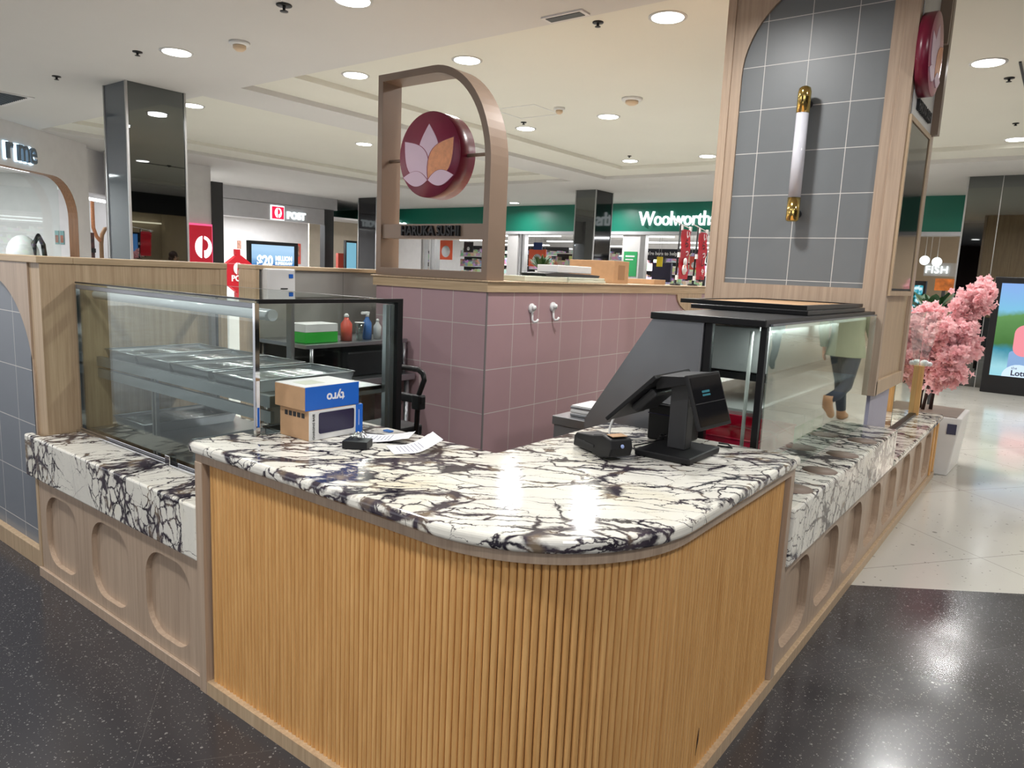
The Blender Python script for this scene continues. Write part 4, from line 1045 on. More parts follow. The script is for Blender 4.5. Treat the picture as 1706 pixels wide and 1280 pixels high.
tag(MB().tube([(-1.30, 2.44, 1.105), (-1.33, 2.43, 1.08), (-1.345, 2.42, 1.03), (-1.34, 2.40, 0.985), (-1.30, 2.365, 0.967), (-1.24, 2.345, 0.967)], 0.0045, 8).build('white_cable', 'white'), 'white cable looping down from the register screen to the worktop', 'cable')
mb = MB(); pts = []
for k in range(60):
    a = k*0.62; pts.append((-1.20+0.012*math.cos(a)+0.0004*k, 2.56+0.014*math.sin(a)-0.0003*k, MZ+0.006+0.0007*k))
mb.tube(pts, 0.003, 6); mb.tube([(-1.18, 2.545, 0.985), (-1.22, 2.50, 0.97), (-1.25, 2.44, 0.964), (-1.20, 2.36, 0.964)], 0.003, 6)
tag(mb.build('black_cable', 'blackp'), 'coiled black cable under the register screen', 'cable')
mb = MB(); mb.tube([(-0.99, 2.63, 0.99), (-0.965, 2.66, 0.985), (-0.955, 2.68, 0.968), (-0.98, 2.70, 0.963), (-1.02, 2.70, 0.963)], 0.003, 6)
tag(mb.build('black_cable', 'blackp'), 'loose loop of black cable right of the register base', 'cable')

# ------------------------------------------------------------------ inside the kiosk
t = thing('hand_truck', 'folded black hand truck leaning by the pink tiles', 'hand truck', (-2.62, 2.62, 0.012))
pts = [(-2.80, 2.60, 0.10), (-2.80, 2.62, 1.03), (-2.78, 2.62, 1.07), (-2.74, 2.62, 1.088), (-2.585, 2.62, 1.088), (-2.55, 2.62, 1.07), (-2.54, 2.62, 1.04), (-2.575, 2.615, 0.95), (-2.60, 2.60, 0.10)]
MB().tube(pts, 0.014, 10).build('handle_frame', 'black', t)
B(-2.82, -2.54, 2.60, 2.635, 0.915, 0.955).build('cross_brace', 'blackp', t, 0.006)
B(-2.60, -2.545, 2.59, 2.64, 0.885, 0.96).build('latch', 'blackp', t, 0.006)
B(-2.84, -2.58, 2.36, 2.66, 0.74, 0.80).build('folded_platform', 'blackp', t, 0.012)
for x in (-2.84, -2.56): MB().cyl((x-0.02, 2.62, 0.105), (x+0.02, 2.62, 0.105), 0.09, n=20).build('wheel', 'blackp', t)
t = thing('kitchen_bench', 'stainless kitchen bench with upper shelf along the grey partition', 'bench', (-3.7, 3.0, 0.012))
B(-3.98, -3.42, 2.62, 3.44, 0.86, 0.90).build('bench_top', 'steel', t, 0.003)
B(-3.98, -3.50, 2.62, 3.44, 1.10, 1.125).build('upper_shelf', 'steel', t, 0.003)
mb = MB()
for y in (2.65, 3.40):
    for x in (-3.46, -3.94):
        MB().cyl((x, y, 0.012), (x, y, 0.86), 0.018, n=10).build('bench_leg', 'steel', t)
        MB().cyl((x-0.03, y, 0.90), (x-0.03, y, 1.10), 0.012, n=10).build('shelf_post', 'steel', t)
B(-3.96, -3.46, 2.66, 3.42, 0.30, 0.32).build('lower_shelf', 'steel_d', t)
B(-3.92, -3.52, 2.95, 3.40, 0.905, 1.06).build('black_appliance', 'blackp', t, 0.01)
t = thing('carton', 'white and green glove carton on the upper kitchen shelf', 'carton', (-3.62, 2.72, 1.126))
B(-3.72, -3.56, 2.66, 2.90, 1.126, 1.19).build('carton_base', 'green', t, 0.002); B(-3.72, -3.56, 2.66, 2.90, 1.191, 1.24).build('carton_lid', 'white', t, 0.002)
def bottle(x, y, r, h, mat, lab, nozzle, cat='bottle', name='bottle'):
    t = thing(name, lab, cat, (x, y, 1.126))
    MB().lathe([(0.001, 0), (r, 0), (r, h*0.62), (r*0.45, h*0.78), (r*0.38, h*0.86)], (x, y, 1.126), 16).build('bottle_body', mat, t)
    MB().lathe([(r*0.42, h*0.86), (r*0.42, h*0.95), (r*0.2, h)], (x, y, 1.126), 12).build('bottle_cap', 'white', t)
    if nozzle: MB().box(x-0.01, x+0.01, y-0.045, y+0.015, 1.126+h*0.95, 1.126+h*1.05).build('spray_nozzle', 'white', t, 0.003)
bottle(-3.60, 3.00, 0.036, 0.17, 'redlid', 'orange red bottle on the upper kitchen shelf', False)
bottle(-3.60, 3.17, 0.030, 0.17, 'bluel', 'blue spray bottle on the upper kitchen shelf', True)
bottle(-3.60, 3.26, 0.026, 0.13, 'white', 'small pale bottle right of the blue spray bottle', False)
t = thing('plastic_cup', 'clear tapered cup between the bottles on the kitchen shelf', 'cup', (-3.58, 3.09, 1.126))
MB().lathe([(0.001, 0), (0.02, 0), (0.030, 0.11), (0.028, 0.11), (0.018, 0.004), (0.001, 0.004)], (-3.58, 3.09, 1.126), 16).build('cup_wall', 'clearp', t)
MB().lathe([(0.029, 0.0), (0.032, 0.0), (0.032, 0.004), (0.029, 0.004)], (-3.58, 3.09, 1.126+0.110), 16).build('cup_rim', 'white', t)

# ------------------------------------------------------------------ people
def skin_body(name, joints, bones, mat, parent=None, sub=1):
    """joints: dict name -> (pos, radius); bones: pairs. one continuous skinned surface"""
    me = bpy.data.meshes.new(name); bm = bmesh.new(); lay = bm.verts.layers.skin.verify(); vs = {}
    for k, (p, r) in joints.items():
        v = bm.verts.new(p); v[lay].radius = r if isinstance(r, tuple) else (r, r); vs[k] = v
    first = True
    for k in vs: vs[k][lay].use_root = (k in ('pelvis', 'root')); 
    for a, b in bones: bm.edges.new((vs[a], vs[b]))
    bm.to_mesh(me); bm.free(); me.materials.append(M[mat])
    o = bpy.data.objects.new(name, me); C.objects.link(o)
    sk = o.modifiers.new('skin', 'SKIN'); sk.use_smooth_shade = True; sk.branch_smoothing = 0.5
    sb = o.modifiers.new('subdivision', 'SUBSURF'); sb.levels = sub; sb.render_levels = sub
    if parent is not None: o.parent = parent; o.location = -W.get(parent.name, Vector((0, 0, 0)))
    W[o.name] = Vector((0, 0, 0)); return o
def person(base, heading, lab, top, legs, shoe, hair, stride=0.0, coat_len=0.78, h=1.7):
    """base: point on the floor under the pelvis; heading: angle of travel"""
    t = thing('person', lab, 'person', (base[0], base[1], 0))
    s = h/1.7; ca, sa = math.cos(heading), math.sin(heading)
    def P(f, l, z): return Vector((base[0] + (f*ca - l*sa)*s, base[1] + (f*sa + l*ca)*s, z*s))
    st = stride
    footR = P(0.30*st, -0.09, 0.07); kneeR = P(0.20*st, -0.10, 0.49)
    footL = P(-0.60*st, 0.09, 0.07+0.24*st); kneeL = P(-0.16*st, 0.10, 0.47)
    hipR, hipL = P(0, -0.09, 0.90), P(0, 0.09, 0.90)
    J = {'pelvis': (P(0, 0, 0.95), 0.13), 'waist': (P(0.0, 0, 1.10), 0.11), 'chest': (P(0.01, 0, 1.30), 0.125), 'neck0': (P(0, 0, 1.43), 0.06),
         'neck': (P(0.015, 0, 1.50), 0.05), 'head0': (P(0.03, 0, 1.56), 0.07), 'head': (P(0.03, 0, 1.63), 0.085), 'crown': (P(0.02, 0, 1.68), 0.055),
         'hipR': (hipR, 0.095), 'hipL': (hipL, 0.095), 'kneeR': (kneeR, 0.055), 'kneeL': (kneeL, 0.055), 'ankR': (footR, 0.038), 'ankL': (footL, 0.038),
         'toeR': (footR + (P(0.15, 0, 0) - P(0, 0, 0.0)) + Vector((0, 0, -0.04)), 0.03),
         'toeL': (footL + (P(0.13, 0, 0) - P(0, 0, 0.0)) + Vector((0, 0, -0.04 - 0.10*st)), 0.03),
         'shR': (P(0, -0.18, 1.40), 0.055), 'shL': (P(0, 0.18, 1.40), 0.055),
         'elR': (P(-0.05-0.08*st, -0.23, 1.12), 0.042), 'elL': (P(-0.03+0.10*st, 0.23, 1.12), 0.042),
         'wrR': (P(0.04-0.12*st, -0.22, 0.89), 0.028), 'wrL': (P(0.06+0.22*st, 0.21, 0.91), 0.028)}
    Bn = [('pelvis', 'waist'), ('waist', 'chest'), ('chest', 'neck0'), ('neck0', 'neck'), ('neck', 'head0'), ('head0', 'head'), ('head', 'crown'),
          ('pelvis', 'hipR'), ('pelvis', 'hipL'), ('hipR', 'kneeR'), ('hipL', 'kneeL'), ('kneeR', 'ankR'), ('kneeL', 'ankL'), ('ankR', 'toeR'), ('ankL', 'toeL'),
          ('chest', 'shR'), ('chest', 'shL'), ('shR', 'elR'), ('shL', 'elL'), ('elR', 'wrR'), ('elL', 'wrL')]
    for sd, sg in (('R', -1), ('L', 1)):
        w = J['wr'+sd][0]; J['pm'+sd] = (w + Vector((0, 0, -0.06)) + (P(0.01, 0, 0)-P(0, 0, 0)), 0.026); Bn.append(('wr'+sd, 'pm'+sd))
        for q, (f, l, ln) in enumerate(((0.030, 0, 0.060), (0.012, 0, 0.072), (-0.008, 0, 0.070), (-0.026, 0, 0.052))):
            a = J['pm'+sd][0] + (P(f, 0, 0)-P(0, 0, 0)) + Vector((0, 0, -0.03)); b = a + Vector((0, 0, -ln*0.55)) + (P(0.004, -0.004*sg, 0)-P(0, 0, 0)); c = b + Vector((0, 0, -ln*0.45)) + (P(0.010, -0.008*sg, 0)-P(0, 0, 0))
            J['f%d%s' % (q, sd)] = (a, 0.009); J['g%d%s' % (q, sd)] = (b, 0.008); J['h%d%s' % (q, sd)] = (c, 0.006)
            Bn += [('pm'+sd, 'f%d%s' % (q, sd)), ('f%d%s' % (q, sd), 'g%d%s' % (q, sd)), ('g%d%s' % (q, sd), 'h%d%s' % (q, sd))]
        a = w + (P(0.035, 0, 0)-P(0, 0, 0)) + Vector((0, 0, -0.045)); b = a + (P(0.012, 0, 0)-P(0, 0, 0)) + Vector((0, 0, -0.035))
        J['t0'+sd] = (a, 0.010); J['t1'+sd] = (b, 0.008); Bn += [('wr'+sd, 't0'+sd), ('t0'+sd, 't1'+sd)]
    body = skin_body('body', J, Bn, 'skin', t, 1)
    # face features
    fwd = P(1, 0, 0)-P(0, 0, 0); lat = P(0, 1, 0)-P(0, 0, 0); hd = J['head'][0]
    mb = MB().use('ink')
    for sg in (-1, 1): mb.ball(hd + fwd*0.083 + lat*0.032*sg + Vector((0, 0, -0.01)), 0.011, 8, 6)
    mb.use('skin'); mb.ball(hd + fwd*0.098 + Vector((0, 0, -0.045)), (0.014, 0.014, 0.022), 8, 6)
    for sg in (-1, 1): mb.ball(hd + lat*0.086*sg + Vector((0, 0, -0.03)), (0.014, 0.014, 0.03), 8, 6)
    mb.use('redlid'); mb.ball(hd + fwd*0.080 + Vector((0, 0, -0.083)), (0.016, 0.022, 0.007), 8, 6)
    mb.build('face', 'skin', t)
    mb = MB(); mb.ball(hd + fwd*-0.018 + Vector((0, 0, 0.02)), (0.098, 0.098, 0.098), 16, 12); mb.ball(hd + fwd*-0.06 + Vector((0, 0, -0.08)), (0.06, 0.07, 0.10), 12, 8); mb.build('hair', hair, t)
    # coat: torso loft plus sleeves
    mb = MB(); n = 20; rings = []
    for z, rx, ry in ((coat_len, 0.17, 0.225), (0.90, 0.155, 0.21), (1.08, 0.125, 0.18), (1.25, 0.14, 0.20), (1.38, 0.12, 0.20), (1.45, 0.07, 0.10), (1.48, 0.06, 0.07)):
        rings.append([P(rx*math.cos(2*PI*i/n), ry*math.sin(2*PI*i/n), z) for i in range(n)])
    mb.add([p for r in rings for p in r], [(j*n+i, j*n+(i+1) % n, (j+1)*n+(i+1) % n, (j+1)*n+i) for j in range(len(rings)-1) for i in range(n)], True)
    for sd in 'RL':
        a, b, c = J['sh'+sd][0], J['el'+sd][0], J['wr'+sd][0]
        mb.tube([a + Vector((0, 0, 0.02)), (a+b)/2, b, (b+c)/2, c + Vector((0, 0, 0.01))], [0.078, 0.066, 0.058, 0.052, 0.045], 12)
    mb.build('coat', top, t)
    mb = MB()
    for sd in 'RL':
        a, b, c = J['hip'+sd][0], J['knee'+sd][0], J['ank'+sd][0]
        mb.tube([a + Vector((0, 0, 0.06)), a, (a+b)/2, b, (b+c)/2, c + Vector((0, 0, 0.05))], [0.105, 0.108, 0.088, 0.068, 0.064, 0.054], 14)
    mb.build('trousers', legs, t)
    for sd in 'RL':
        a, b = J['ank'+sd][0], J['toe'+sd][0]
        mb = MB(); d = (b-a)
        mb.tube([a + Vector((0, 0, 0.09)), a + Vector((0, 0, 0.03)), a + d*0.1 + Vector((0, 0, -0.02)), a + d*0.6, b, b + d*0.18], [0.050, 0.053, 0.056, 0.046, 0.040, 0.022], 12)
        mb.build('boot', shoe, t)
    return t
person((0.13, 9.02), math.radians(98), 'person in a pale olive coat, dark jeans and tan boots, mirrored in glass', 'olive', 'denim', 'boot', 'hair', 1.0, 0.80)
person((2.35, 13.3), math.radians(80), 'person in black clothing seen mirrored small in the right glass case', 'darkcloth', 'darkcloth', 'blackp', 'hair', 0.5, 0.70, 1.75)
person((-15.25, 15.5), math.radians(200), 'person with brown hair whose head shows low through the arch sign', 'wallw', 'denim', 'blackp', 'hair', 0.2, 0.80, 1.52)

# ------------------------------------------------------------------ blossom tree in its planter
t = thing('planter', 'white square planter with a small navy label at the far end of the kiosk', 'planter', (-0.72, 7.5, 0))
pl = MB().add([(-1.05, 7.16, 0), (-0.66, 7.22, 0), (-0.64, 7.80, 0), (-1.05, 7.80, 0), (-1.10, 7.12, 0.52), (-0.60, 7.20, 0.52), (-0.60, 7.84, 0.52), (-1.10, 7.84, 0.52)],
              [(0,3,2,1), (4,5,6,7), (0,1,5,4), (1,2,6,5), (2,3,7,6), (3,0,4,7)]); pl.build('planter_body', 'white', t, 0.01)
B(-1.06, -0.64, 7.20, 7.82, 0.521, 0.525).build('soil', 'soil', t)
mb = MB(); mb.T = Matrix.Translation((-0.665, 7.190, 0.42)) @ Matrix.Rotation(math.radians(9), 4, 'Z'); mb.box(-0.035, 0.035, -0.004, 0.0, -0.045, 0.045)
mb.build('navy_label', 'navy', t)
t = thing('blossom_tree', 'artificial tree of pink cherry blossom standing in the white planter', 'artificial tree', (-0.75, 7.5, 0.525))
TP = Vector((-0.93, 7.5, 0.526)); random.seed(11)
mb = MB(); tips = []
def branch(p, d, L, r, lvl):
    pts = [p]; q = p.copy(); dd = d.copy(); n = 5
    for i in range(n):
        dd = (dd + Vector((random.uniform(-.16, .16), random.uniform(-.16, .16), random.uniform(-.06, .10)))).normalized(); q = q + dd*L/n; pts.append(q.copy())
        if lvl < 2 and i >= 1:
            for _ in range(2 if lvl == 0 else 1):
                a = random.uniform(0, 6.28); sd = (dd*0.55 + Vector((math.cos(a), math.sin(a), random.uniform(-.1, .6)))*0.75).normalized()
                branch(q.copy(), sd, L*random.uniform(0.32, 0.5), r*0.5, lvl+1)
        if lvl > 0: tips.append(q.copy())
    mb.tube(pts, [r*(1-0.6*i/n) for i in range(n+1)], 6)
    tips.append(q.copy())
for ang, tilt, L in ((0.3, 0.05, 0.80), (2.6, 0.13, 0.66), (4.6, 0.10, 0.58)):
    base = TP + Vector((0.05*math.cos(ang), 0.05*math.sin(ang), 0)); branch(base, Vector((math.cos(ang)*tilt, math.sin(ang)*tilt, 1)).normalized(), L, 0.017, 0)
mb.build('trunk', 'bark', t)
mb = MB()
def blossom(c, s):
    for _ in range(2):
        n = Vector((random.gauss(0, 1), random.gauss(0, 1), random.gauss(0, 1)+0.3)).normalized(); u = n.orthogonal().normalized(); w = n.cross(u); a0 = random.uniform(0, 6.28)
        for k in range(5):
            a = a0 + k*1.2566; e = (u*math.cos(a)+w*math.sin(a)); f = (u*math.cos(a+1.57)+w*math.sin(a+1.57))
            mb.add([c, c+e*s*0.55+f*s*0.38+n*s*0.15, c+e*s+n*s*0.35, c+e*s*0.55-f*s*0.38+n*s*0.15], [(0,1,2,3)])
for p in tips:
    if p.z < 0.72: continue
    for _ in range(6):
        blossom(p + Vector((random.gauss(0, .035), random.gauss(0, .035), random.gauss(0, .035))), random.uniform(0.026, 0.040))
o = mb.build('blossom', 'blossom', t, smooth=False)

# ------------------------------------------------------------------ mall pillars
def pillar(x0, x1, y0, y1, lab, seam=None, mats=('mirror_d', 'mirror_g'), z1=CZ):
    t = thing('mirror_pillar', lab, 'pillar', ((x0+x1)/2, (y0+y1)/2, 0))
    mb = MB().use(mats[0]); e = 0.004
    mb.box(x1-0.01, x1, y0+e, y1-e, 0, z1-0.001); mb.box(x0, x0+0.01, y0+e, y1-e, 0, z1-0.001)
    mb.use(mats[1]); mb.box(x0+e, x1-e, y0, y0+0.01, 0, z1-0.001); mb.box(x0+e, x1-e, y1-0.01, y1, 0, z1-0.001)
    mb.build('glass_cladding', mats[0], t)
    mb = MB(); s = 0.012
    for x in (x0, x1):
        for y in (y0, y1): mb.box(x-s, x+s, y-s, y+s, 0, z1-0.001)
    if seam is not None: mb.box(seam-0.006, seam+0.006, y0-0.004, y0+0.004, 0, z1-0.001)
    mb.build('edge_trim', 'trim_metal', t)
    return t
pillar(-9.05, -8.53, 4.0, 4.67, 'tall smoked mirror pillar at the left behind the wooden partition')
pillar(-9.22, -8.69, 14.3, 15.04, 'small mirror pillar in front of the green supermarket fascia', mats=('blackgloss', 'mirror_d'))
pillar(-1.59, -0.2, 14.5, 15.9, 'wide smoked mirror pillar with a centre seam right of the tiled column', -1.10, mats=('mirror_d', 'mirror_d'))
pillar(-16.5, -15.75, 14.16, 14.9, 'dark pillar beside the left leg of the arch sign', mats=('mirror_d', 'blackgloss'))

# ------------------------------------------------------------------ pale shopfront at the far left
S0 = Vector((-12.76, 4.16, 0)); SD = Vector((-0.62, 0.785, 0)).normalized(); SN = Vector((SD.y, -SD.x, 0))  # SN faces the mall
if SN.x < 0: SN = -SN
TS = Matrix(((SD.x, -SN.x, 0, S0.x), (SD.y, -SN.y, 0, S0.y), (0, 0, 1, 0), (0, 0, 0, 1)))   # local x along wall, local y into the shop
# shopfront wall with rounded window opening (flat opening top at 2.84, right side at 1.87)
oa = [(1.87, 0.0), (1.87, 2.2)] + [(1.22+0.65*math.cos(math.radians(a)), 2.19+0.65*math.sin(math.radians(a))) for a in range(0, 91, 9)] + [(-3.6, 2.84), (-3.6, 0.0)]
wallp = [(2.24, 0.0), (2.24, 3.499), (-4.2, 3.499), (-4.2, 0.0), (-3.6, 0.0), (-3.6, 2.84)] + oa[2:-2][::-1] + [(1.87, 2.2), (1.87, 0.0)]
mb = MB(); mb.T = TS; mb.prism(wallp, 'y', 0.0, 0.14); struct(mb, 'wall_left', 'wallw')
mb = MB(); mb.T = TS; nn = len(oa)
op = oa[:-2] + [(-3.6, 2.84)]
mb.add([(p[0], y, p[1]) for y in (0.0, 0.16) for p in op] + [(p[0]-0.012, y, p[1]-0.004) for y in (0.0, 0.16) for p in op],
       [(i, i+1, len(op)+i+1, len(op)+i) for i in range(len(op)-1)] + [(2*len(op)+i, 3*len(op)+i, 3*len(op)+i+1, 2*len(op)+i+1) for i in range(len(op)-1)] + [(i, 2*len(op)+i, 2*len(op)+i+1, i+1) for i in range(len(op)-1)])
o = struct(mb, 'trim_1', wood('warm_brown_reveal', s2l(120, 84, 58), s2l(150, 108, 78), 0.5))
mb = MB(); mb.T = TS; mb.box(-3.55, 1.84, 0.30, 0.31, 0.0, 2.82); struct(mb, 'window_1', 'shopglass')
# shop room
mb = MB(); mb.T = TS; mb.box(-4.2, 2.24, 2.6, 2.7, 0, 3.499); mb.box(2.2, 2.24, 0.14, 2.6, 0, 3.499); struct(mb, 'wall_left', 'wallw')
mb = MB(); mb.T = TS; mb.box(-4.0, 2.15, 0.16, 2.55, 2.95, 3.0); struct(mb, 'ceiling', 'wallw')
mb = MB(); mb.T = TS; mb.box(-3.0, 1.5, 0.5, 0.58, 2.90, 2.945); tag(mb.build('strip_light', 'lampstrip'), 'long strip light inside the pale shop at the far left', 'strip light')
def P3(T, v): return T @ Vector(v)
R3 = TS.to_3x3()
sg = thing('shop_sign', 'blue lit raised letters ending in me on the pale fascia at the far left', 'sign', P3(TS, (0, 0, 3.1)))
text_mb('r me', 0.50, P3(TS, (0.36, -0.06, 3.10)), SD, (0, 0, 1), extrude=0.02, bold=0.006, xs=0.74).build('lettering', plain('slate_letter_face', s2l(96, 108, 120), 0.4), sg)
text_mb('r me', 0.50, P3(TS, (0.36, -0.012, 3.10)), SD, (0, 0, 1), extrude=0.006, bold=0.020, xs=0.74).build('letter_halo', 'halo', sg)
# items in the shop window
t = thing('window_poster', 'pair of small pictures on the pale shop wall by the window', 'poster', P3(TS, (1.4, 2.5, 1.9)))
for k, u in enumerate((0.445, 0.535)):
    mb = MB(); mb.T = TS; mb.box(2.185, 2.199, u, u+0.07, 1.74, 1.98); mb.build('picture_card', plain('teal_print', s2l(120, 160, 160), 0.6), t)
    mb = MB(); mb.T = TS; mb.box(2.180, 2.184, u+0.01, u+0.06, 1.77, 1.90); mb.build('picture_print', plain('terracotta_print', s2l(170, 110, 90), 0.6, 0, 0.5, 30), t)
t = thing('salon_chair', 'white and black salon dryer chair behind the far left window', 'chair', P3(TS, (0.55, 1.6, 0)))
mb = MB(); mb.T = TS; mb.ball((1.35, 0.65, 1.52), (0.26, 0.24, 0.34), 16, 10); mb.build('hood', 'white', t)
mb = MB(); mb.T = TS; mb.tube([(1.30, 0.45, 1.3), (1.32, 0.44, 1.72), (1.45, 0.44, 1.86), (1.6, 0.46, 1.72), (1.64, 0.46, 1.45)], 0.04, 8); mb.cyl((1.35, 0.65, 0), (1.35, 0.65, 1.35), 0.05); mb.build('chair_frame', 'black', t)
mb = MB(); mb.T = TS; mb.box(1.12, 1.58, 0.46, 0.86, 0.48, 0.60); mb.build('seat', 'darkcloth', t, 0.03)
# second shop between the pale front and the pillar
e0 = P3(TS, (2.24, 0, 0))
mb = MB(); mb.T = TS; mb.box(2.245, 6.2, 0.25, 0.40, 2.72, 3.499); mb.box(2.245, 6.2, 3.4, 3.5, 0, 3.499); mb.box(6.2, 6.3, 0.25, 3.4, 0, 3.499); struct(mb, 'wall_left', 'wallw')
mb = MB(); mb.T = TS; mb.box(2.3, 6.0, 0.8, 0.95, 2.66, 2.70); tag(mb.build('strip_light', 'lampstrip'), 'bright ceiling strip in the shop left of the smoked mirror pillar', 'strip light')
t = thing('shop_arch', 'pink and orange arched display frame in the shop left of the smoked mirror pillar', 'arch', P3(TS, (2.9, 1.5, 0)))
mb = MB(); mb.T = TS; mb.tube([(3.34, 0.55, 2.6), (3.34, 0.55, 2.10), (3.44, 0.55, 1.94), (3.56, 0.55, 1.86)], 0.035, 8); mb.build('pink_upright', 'petal_o', t)
mb = MB(); mb.T = TS; mb.tube([(3.60, 0.55, 0), (3.60, 0.55, 1.8), (3.64, 0.55, 1.98), (3.76, 0.55, 2.1), (3.90, 0.55, 2.12), (4.02, 0.55, 2.0), (4.08, 0.55, 1.8), (4.08, 0.55, 0)], 0.04, 8); mb.build('arch_tube', 'card', t)
t = thing('poster_stand', 'tall dark picture panel in the shop left of the smoked mirror pillar', 'poster', P3(TS, (2.5, 1.6, 0)))
mb = MB(); mb.T = TS; mb.box(3.08, 3.27, 0.50, 0.53, 0.9, 2.0); mb.build('picture_panel', plain('brown_figure_print', s2l(120, 70, 60), 0.5, 0, 0.8, 9), t)
mb = MB(); mb.T = TS; mb.box(3.07, 3.28, 0.485, 0.499, 1.62, 1.70); mb.box(3.07, 3.28, 0.485, 0.499, 0.95, 1.05); mb.build('dark_band', 'ink', t)

# ------------------------------------------------------------------ post office side
struct(B(-17.3, -14.56, 8.42, 8.50, 0, CZ-0.001).box(-14.60, -14.55, 6.4, 8.42, 0, CZ-0.001), 'wall_left', 'wallw')
t = thing('edge_panel', 'dark grey end panel between the white wall and the post shop', 'panel', (-14.8, 9.0, 0))
B(-14.56, -14.52, 8.50, 8.75, 0, 3.2).build('panel_face', 'greyp', t)
t = thing('lightbox_sign', 'red lit postal sign box with a white round emblem left of the post shop', 'sign', (-14.5, 8.2, 1.5))
B(-14.54, -14.44, 7.96, 8.44, 1.42, 2.27).build('sign_box', lit_box('red_sign_face', s2l(178, 18, 40), 0.35), t, 0.01)
B(-14.545, -14.50, 7.92, 8.48, 1.38, 2.31).build('pink_halo', emit('pink_halo_glow', (1.0, 0.12, 0.28), 0.9), t)
def post_mark(cx, y, z, r, x, par, mat='signw'):
    # disc with a P shaped cut: left half, right crescent
    L = [(y + r*math.cos(math.radians(a)), z + r*1.25*math.sin(math.radians(a))) for a in range(97, 264, 8)]
    MB().prism(L, 'x', x, x+0.006).build('emblem', mat, par)
    Ro = [(y + r*math.cos(math.radians(a)), z + r*1.25*math.sin(math.radians(a))) for a in range(83, -84, -8)]
    Ri = [(y + 0.06*r + r*0.52*math.cos(math.radians(a)), z + r*0.25 + r*0.62*math.sin(math.radians(a))) for a in range(-80, 84, 10)]
    MB().prism(Ro + [(y+0.06*r, z-r*1.1)] + [(y+0.06*r, z-0.35*r)] + Ri + [(y+0.06*r, z+r*0.98)], 'x', x, x+0.006).build('emblem', mat, par)
post_mark(0, 8.24, 1.83, 0.185, -14.438, t)
# fascia, frame and interior of the post shop
struct(B(-17.75, -17.6, 8.6, 14.05, 2.73, 3.16), 'wall_left', 'wallg')
struct(B(-17.8, -17.62, 8.6, 14.3, 3.17, CZ-0.001), 'trim_2', 'wallg')
struct(B(-17.8, -17.58, 13.82, 14.14, 0, 3.169), 'trim_3', 'greyp')
struct(B(-21.6, -21.5, 8.6, 17.1, 0, CZ-0.001).box(-21.5, -17.76, 8.5, 8.6, 0, CZ-0.001), 'wall_left', 'wallw')
struct(B(-21.5, -17.76, 8.6, 17.1, 2.95, 3.0), 'ceiling', 'wallw')
struct(B(-19.0, -18.95, 14.3, 17.1, 0, 2.949), 'wall_left', 'wallbeige')
t = thing('shop_sign', 'red square emblem and white lit POST letters on the grey fascia', 'sign', (-17.58, 12.4, 2.9))
B(-17.599, -17.55, 12.03, 12.40, 2.76, 3.09).build('emblem_panel', lit_box('bright_red_sign', s2l(220, 20, 60), 1.0), t)
B(-17.598, -17.575, 12.0, 12.43, 2.73, 3.12).build('white_surround', 'signw', t)
post_mark(0, 12.215, 2.925, 0.11, -17.549, t)
text_mb('POST', 0.26, (-17.57, 12.82, 2.88), (0, 1, 0), extrude=0.02, bold=0.012, xs=0.98).build('lettering', 'signw', t)
for y, lab in ((11.9, 'left bright ceiling strip inside the post shop'), (13.0, 'right bright ceiling strip inside the post shop'), (10.9, 'ceiling strip near the dark end panel in the post shop')):
    tag(B(-18.9, -18.7, y-0.35, y+0.35, 2.92, 2.949).build('strip_light', 'lampstrip'), lab, 'strip light', 'post shop ceiling strips')
for x0, y0, y1, z0, z1, m, lab in ((-21.49, 13.35, 13.6, 1.7, 2.3, 'paper', 'white sheet poster at the left of the post shop wall'), (-21.49, 15.5, 15.85, 1.55, 2.25, 'redlid', 'red and brown poster right of the lottery screen')):
    t = thing('wall_poster', lab, 'poster', (x0, (y0+y1)/2, z0))
    B(x0-0.008, x0+0.012, y0, y1, z0, z1).build('poster_sheet', m, t); B(x0+0.013, x0+0.016, y0+0.05, y1-0.05, z0+0.25, z1-0.08).build('poster_print', plain('skin_tone_print', s2l(190, 140, 120), 0.6, 0, 0.6, 15), t)
t = thing('service_desk', 'dark blue desk of the post shop behind the grey partition', 'desk', (-19, 14.0, 0))
B(-19.6, -19.1, 12.9, 15.4, 0, 1.42).build('desk_body', 'navy', t); B(-19.65, -19.05, 12.85, 15.45, 1.421, 1.45).build('desk_top', 'greyp', t)
t = thing('digital_display', 'black framed screen advertising 20 million behind the grey partition', 'screen', (-12.0, 8.2, 0))
B(-12.08, -12.0, 7.72, 8.80, 0.9, 1.965).build('screen_frame', 'black', t, 0.01)
m_, nt, out = new_mat('lottery_screen_picture')
p = pos(nt); sp_ = N(nt, 'SeparateXYZ'); nt.links.new(p, sp_.inputs[0])
w_ = noise(nt, mapping(nt, p, (1, 1, 6)), 3, 3)
col = ramp(nt, math_n(nt, 'ADD', math_n(nt, 'MULTIPLY', math_n(nt, 'SUBTRACT', sp_.outputs[2], 1.45), 2.2), math_n(nt, 'MULTIPLY', w_, 0.25)), [(0.15, s2l(220, 40, 80)), (0.3, s2l(60, 120, 180)), (0.6, s2l(150, 190, 225)), (0.95, s2l(170, 205, 235))])
e = N(nt, 'Emission'); nt.links.new(col, e.inputs[0]); e.inputs[1].default_value = 0.85; nt.links.new(e.outputs[0], out.inputs[0])
B(-11.999, -11.995, 7.78, 8.70, 1.0, 1.90).build('screen_picture', m_, t)
text_mb("$20", 0.26, (-11.985, 8.05, 1.60), (0, 1, 0), extrude=0.002, bold=0.010, xs=0.85).build('lettering', 'signw', t)
text_mb("MILLION", 0.12, (-11.985, 8.46, 1.655), (0, 1, 0), extrude=0.002, bold=0.006, xs=0.80).build('lettering', 'signw', t)
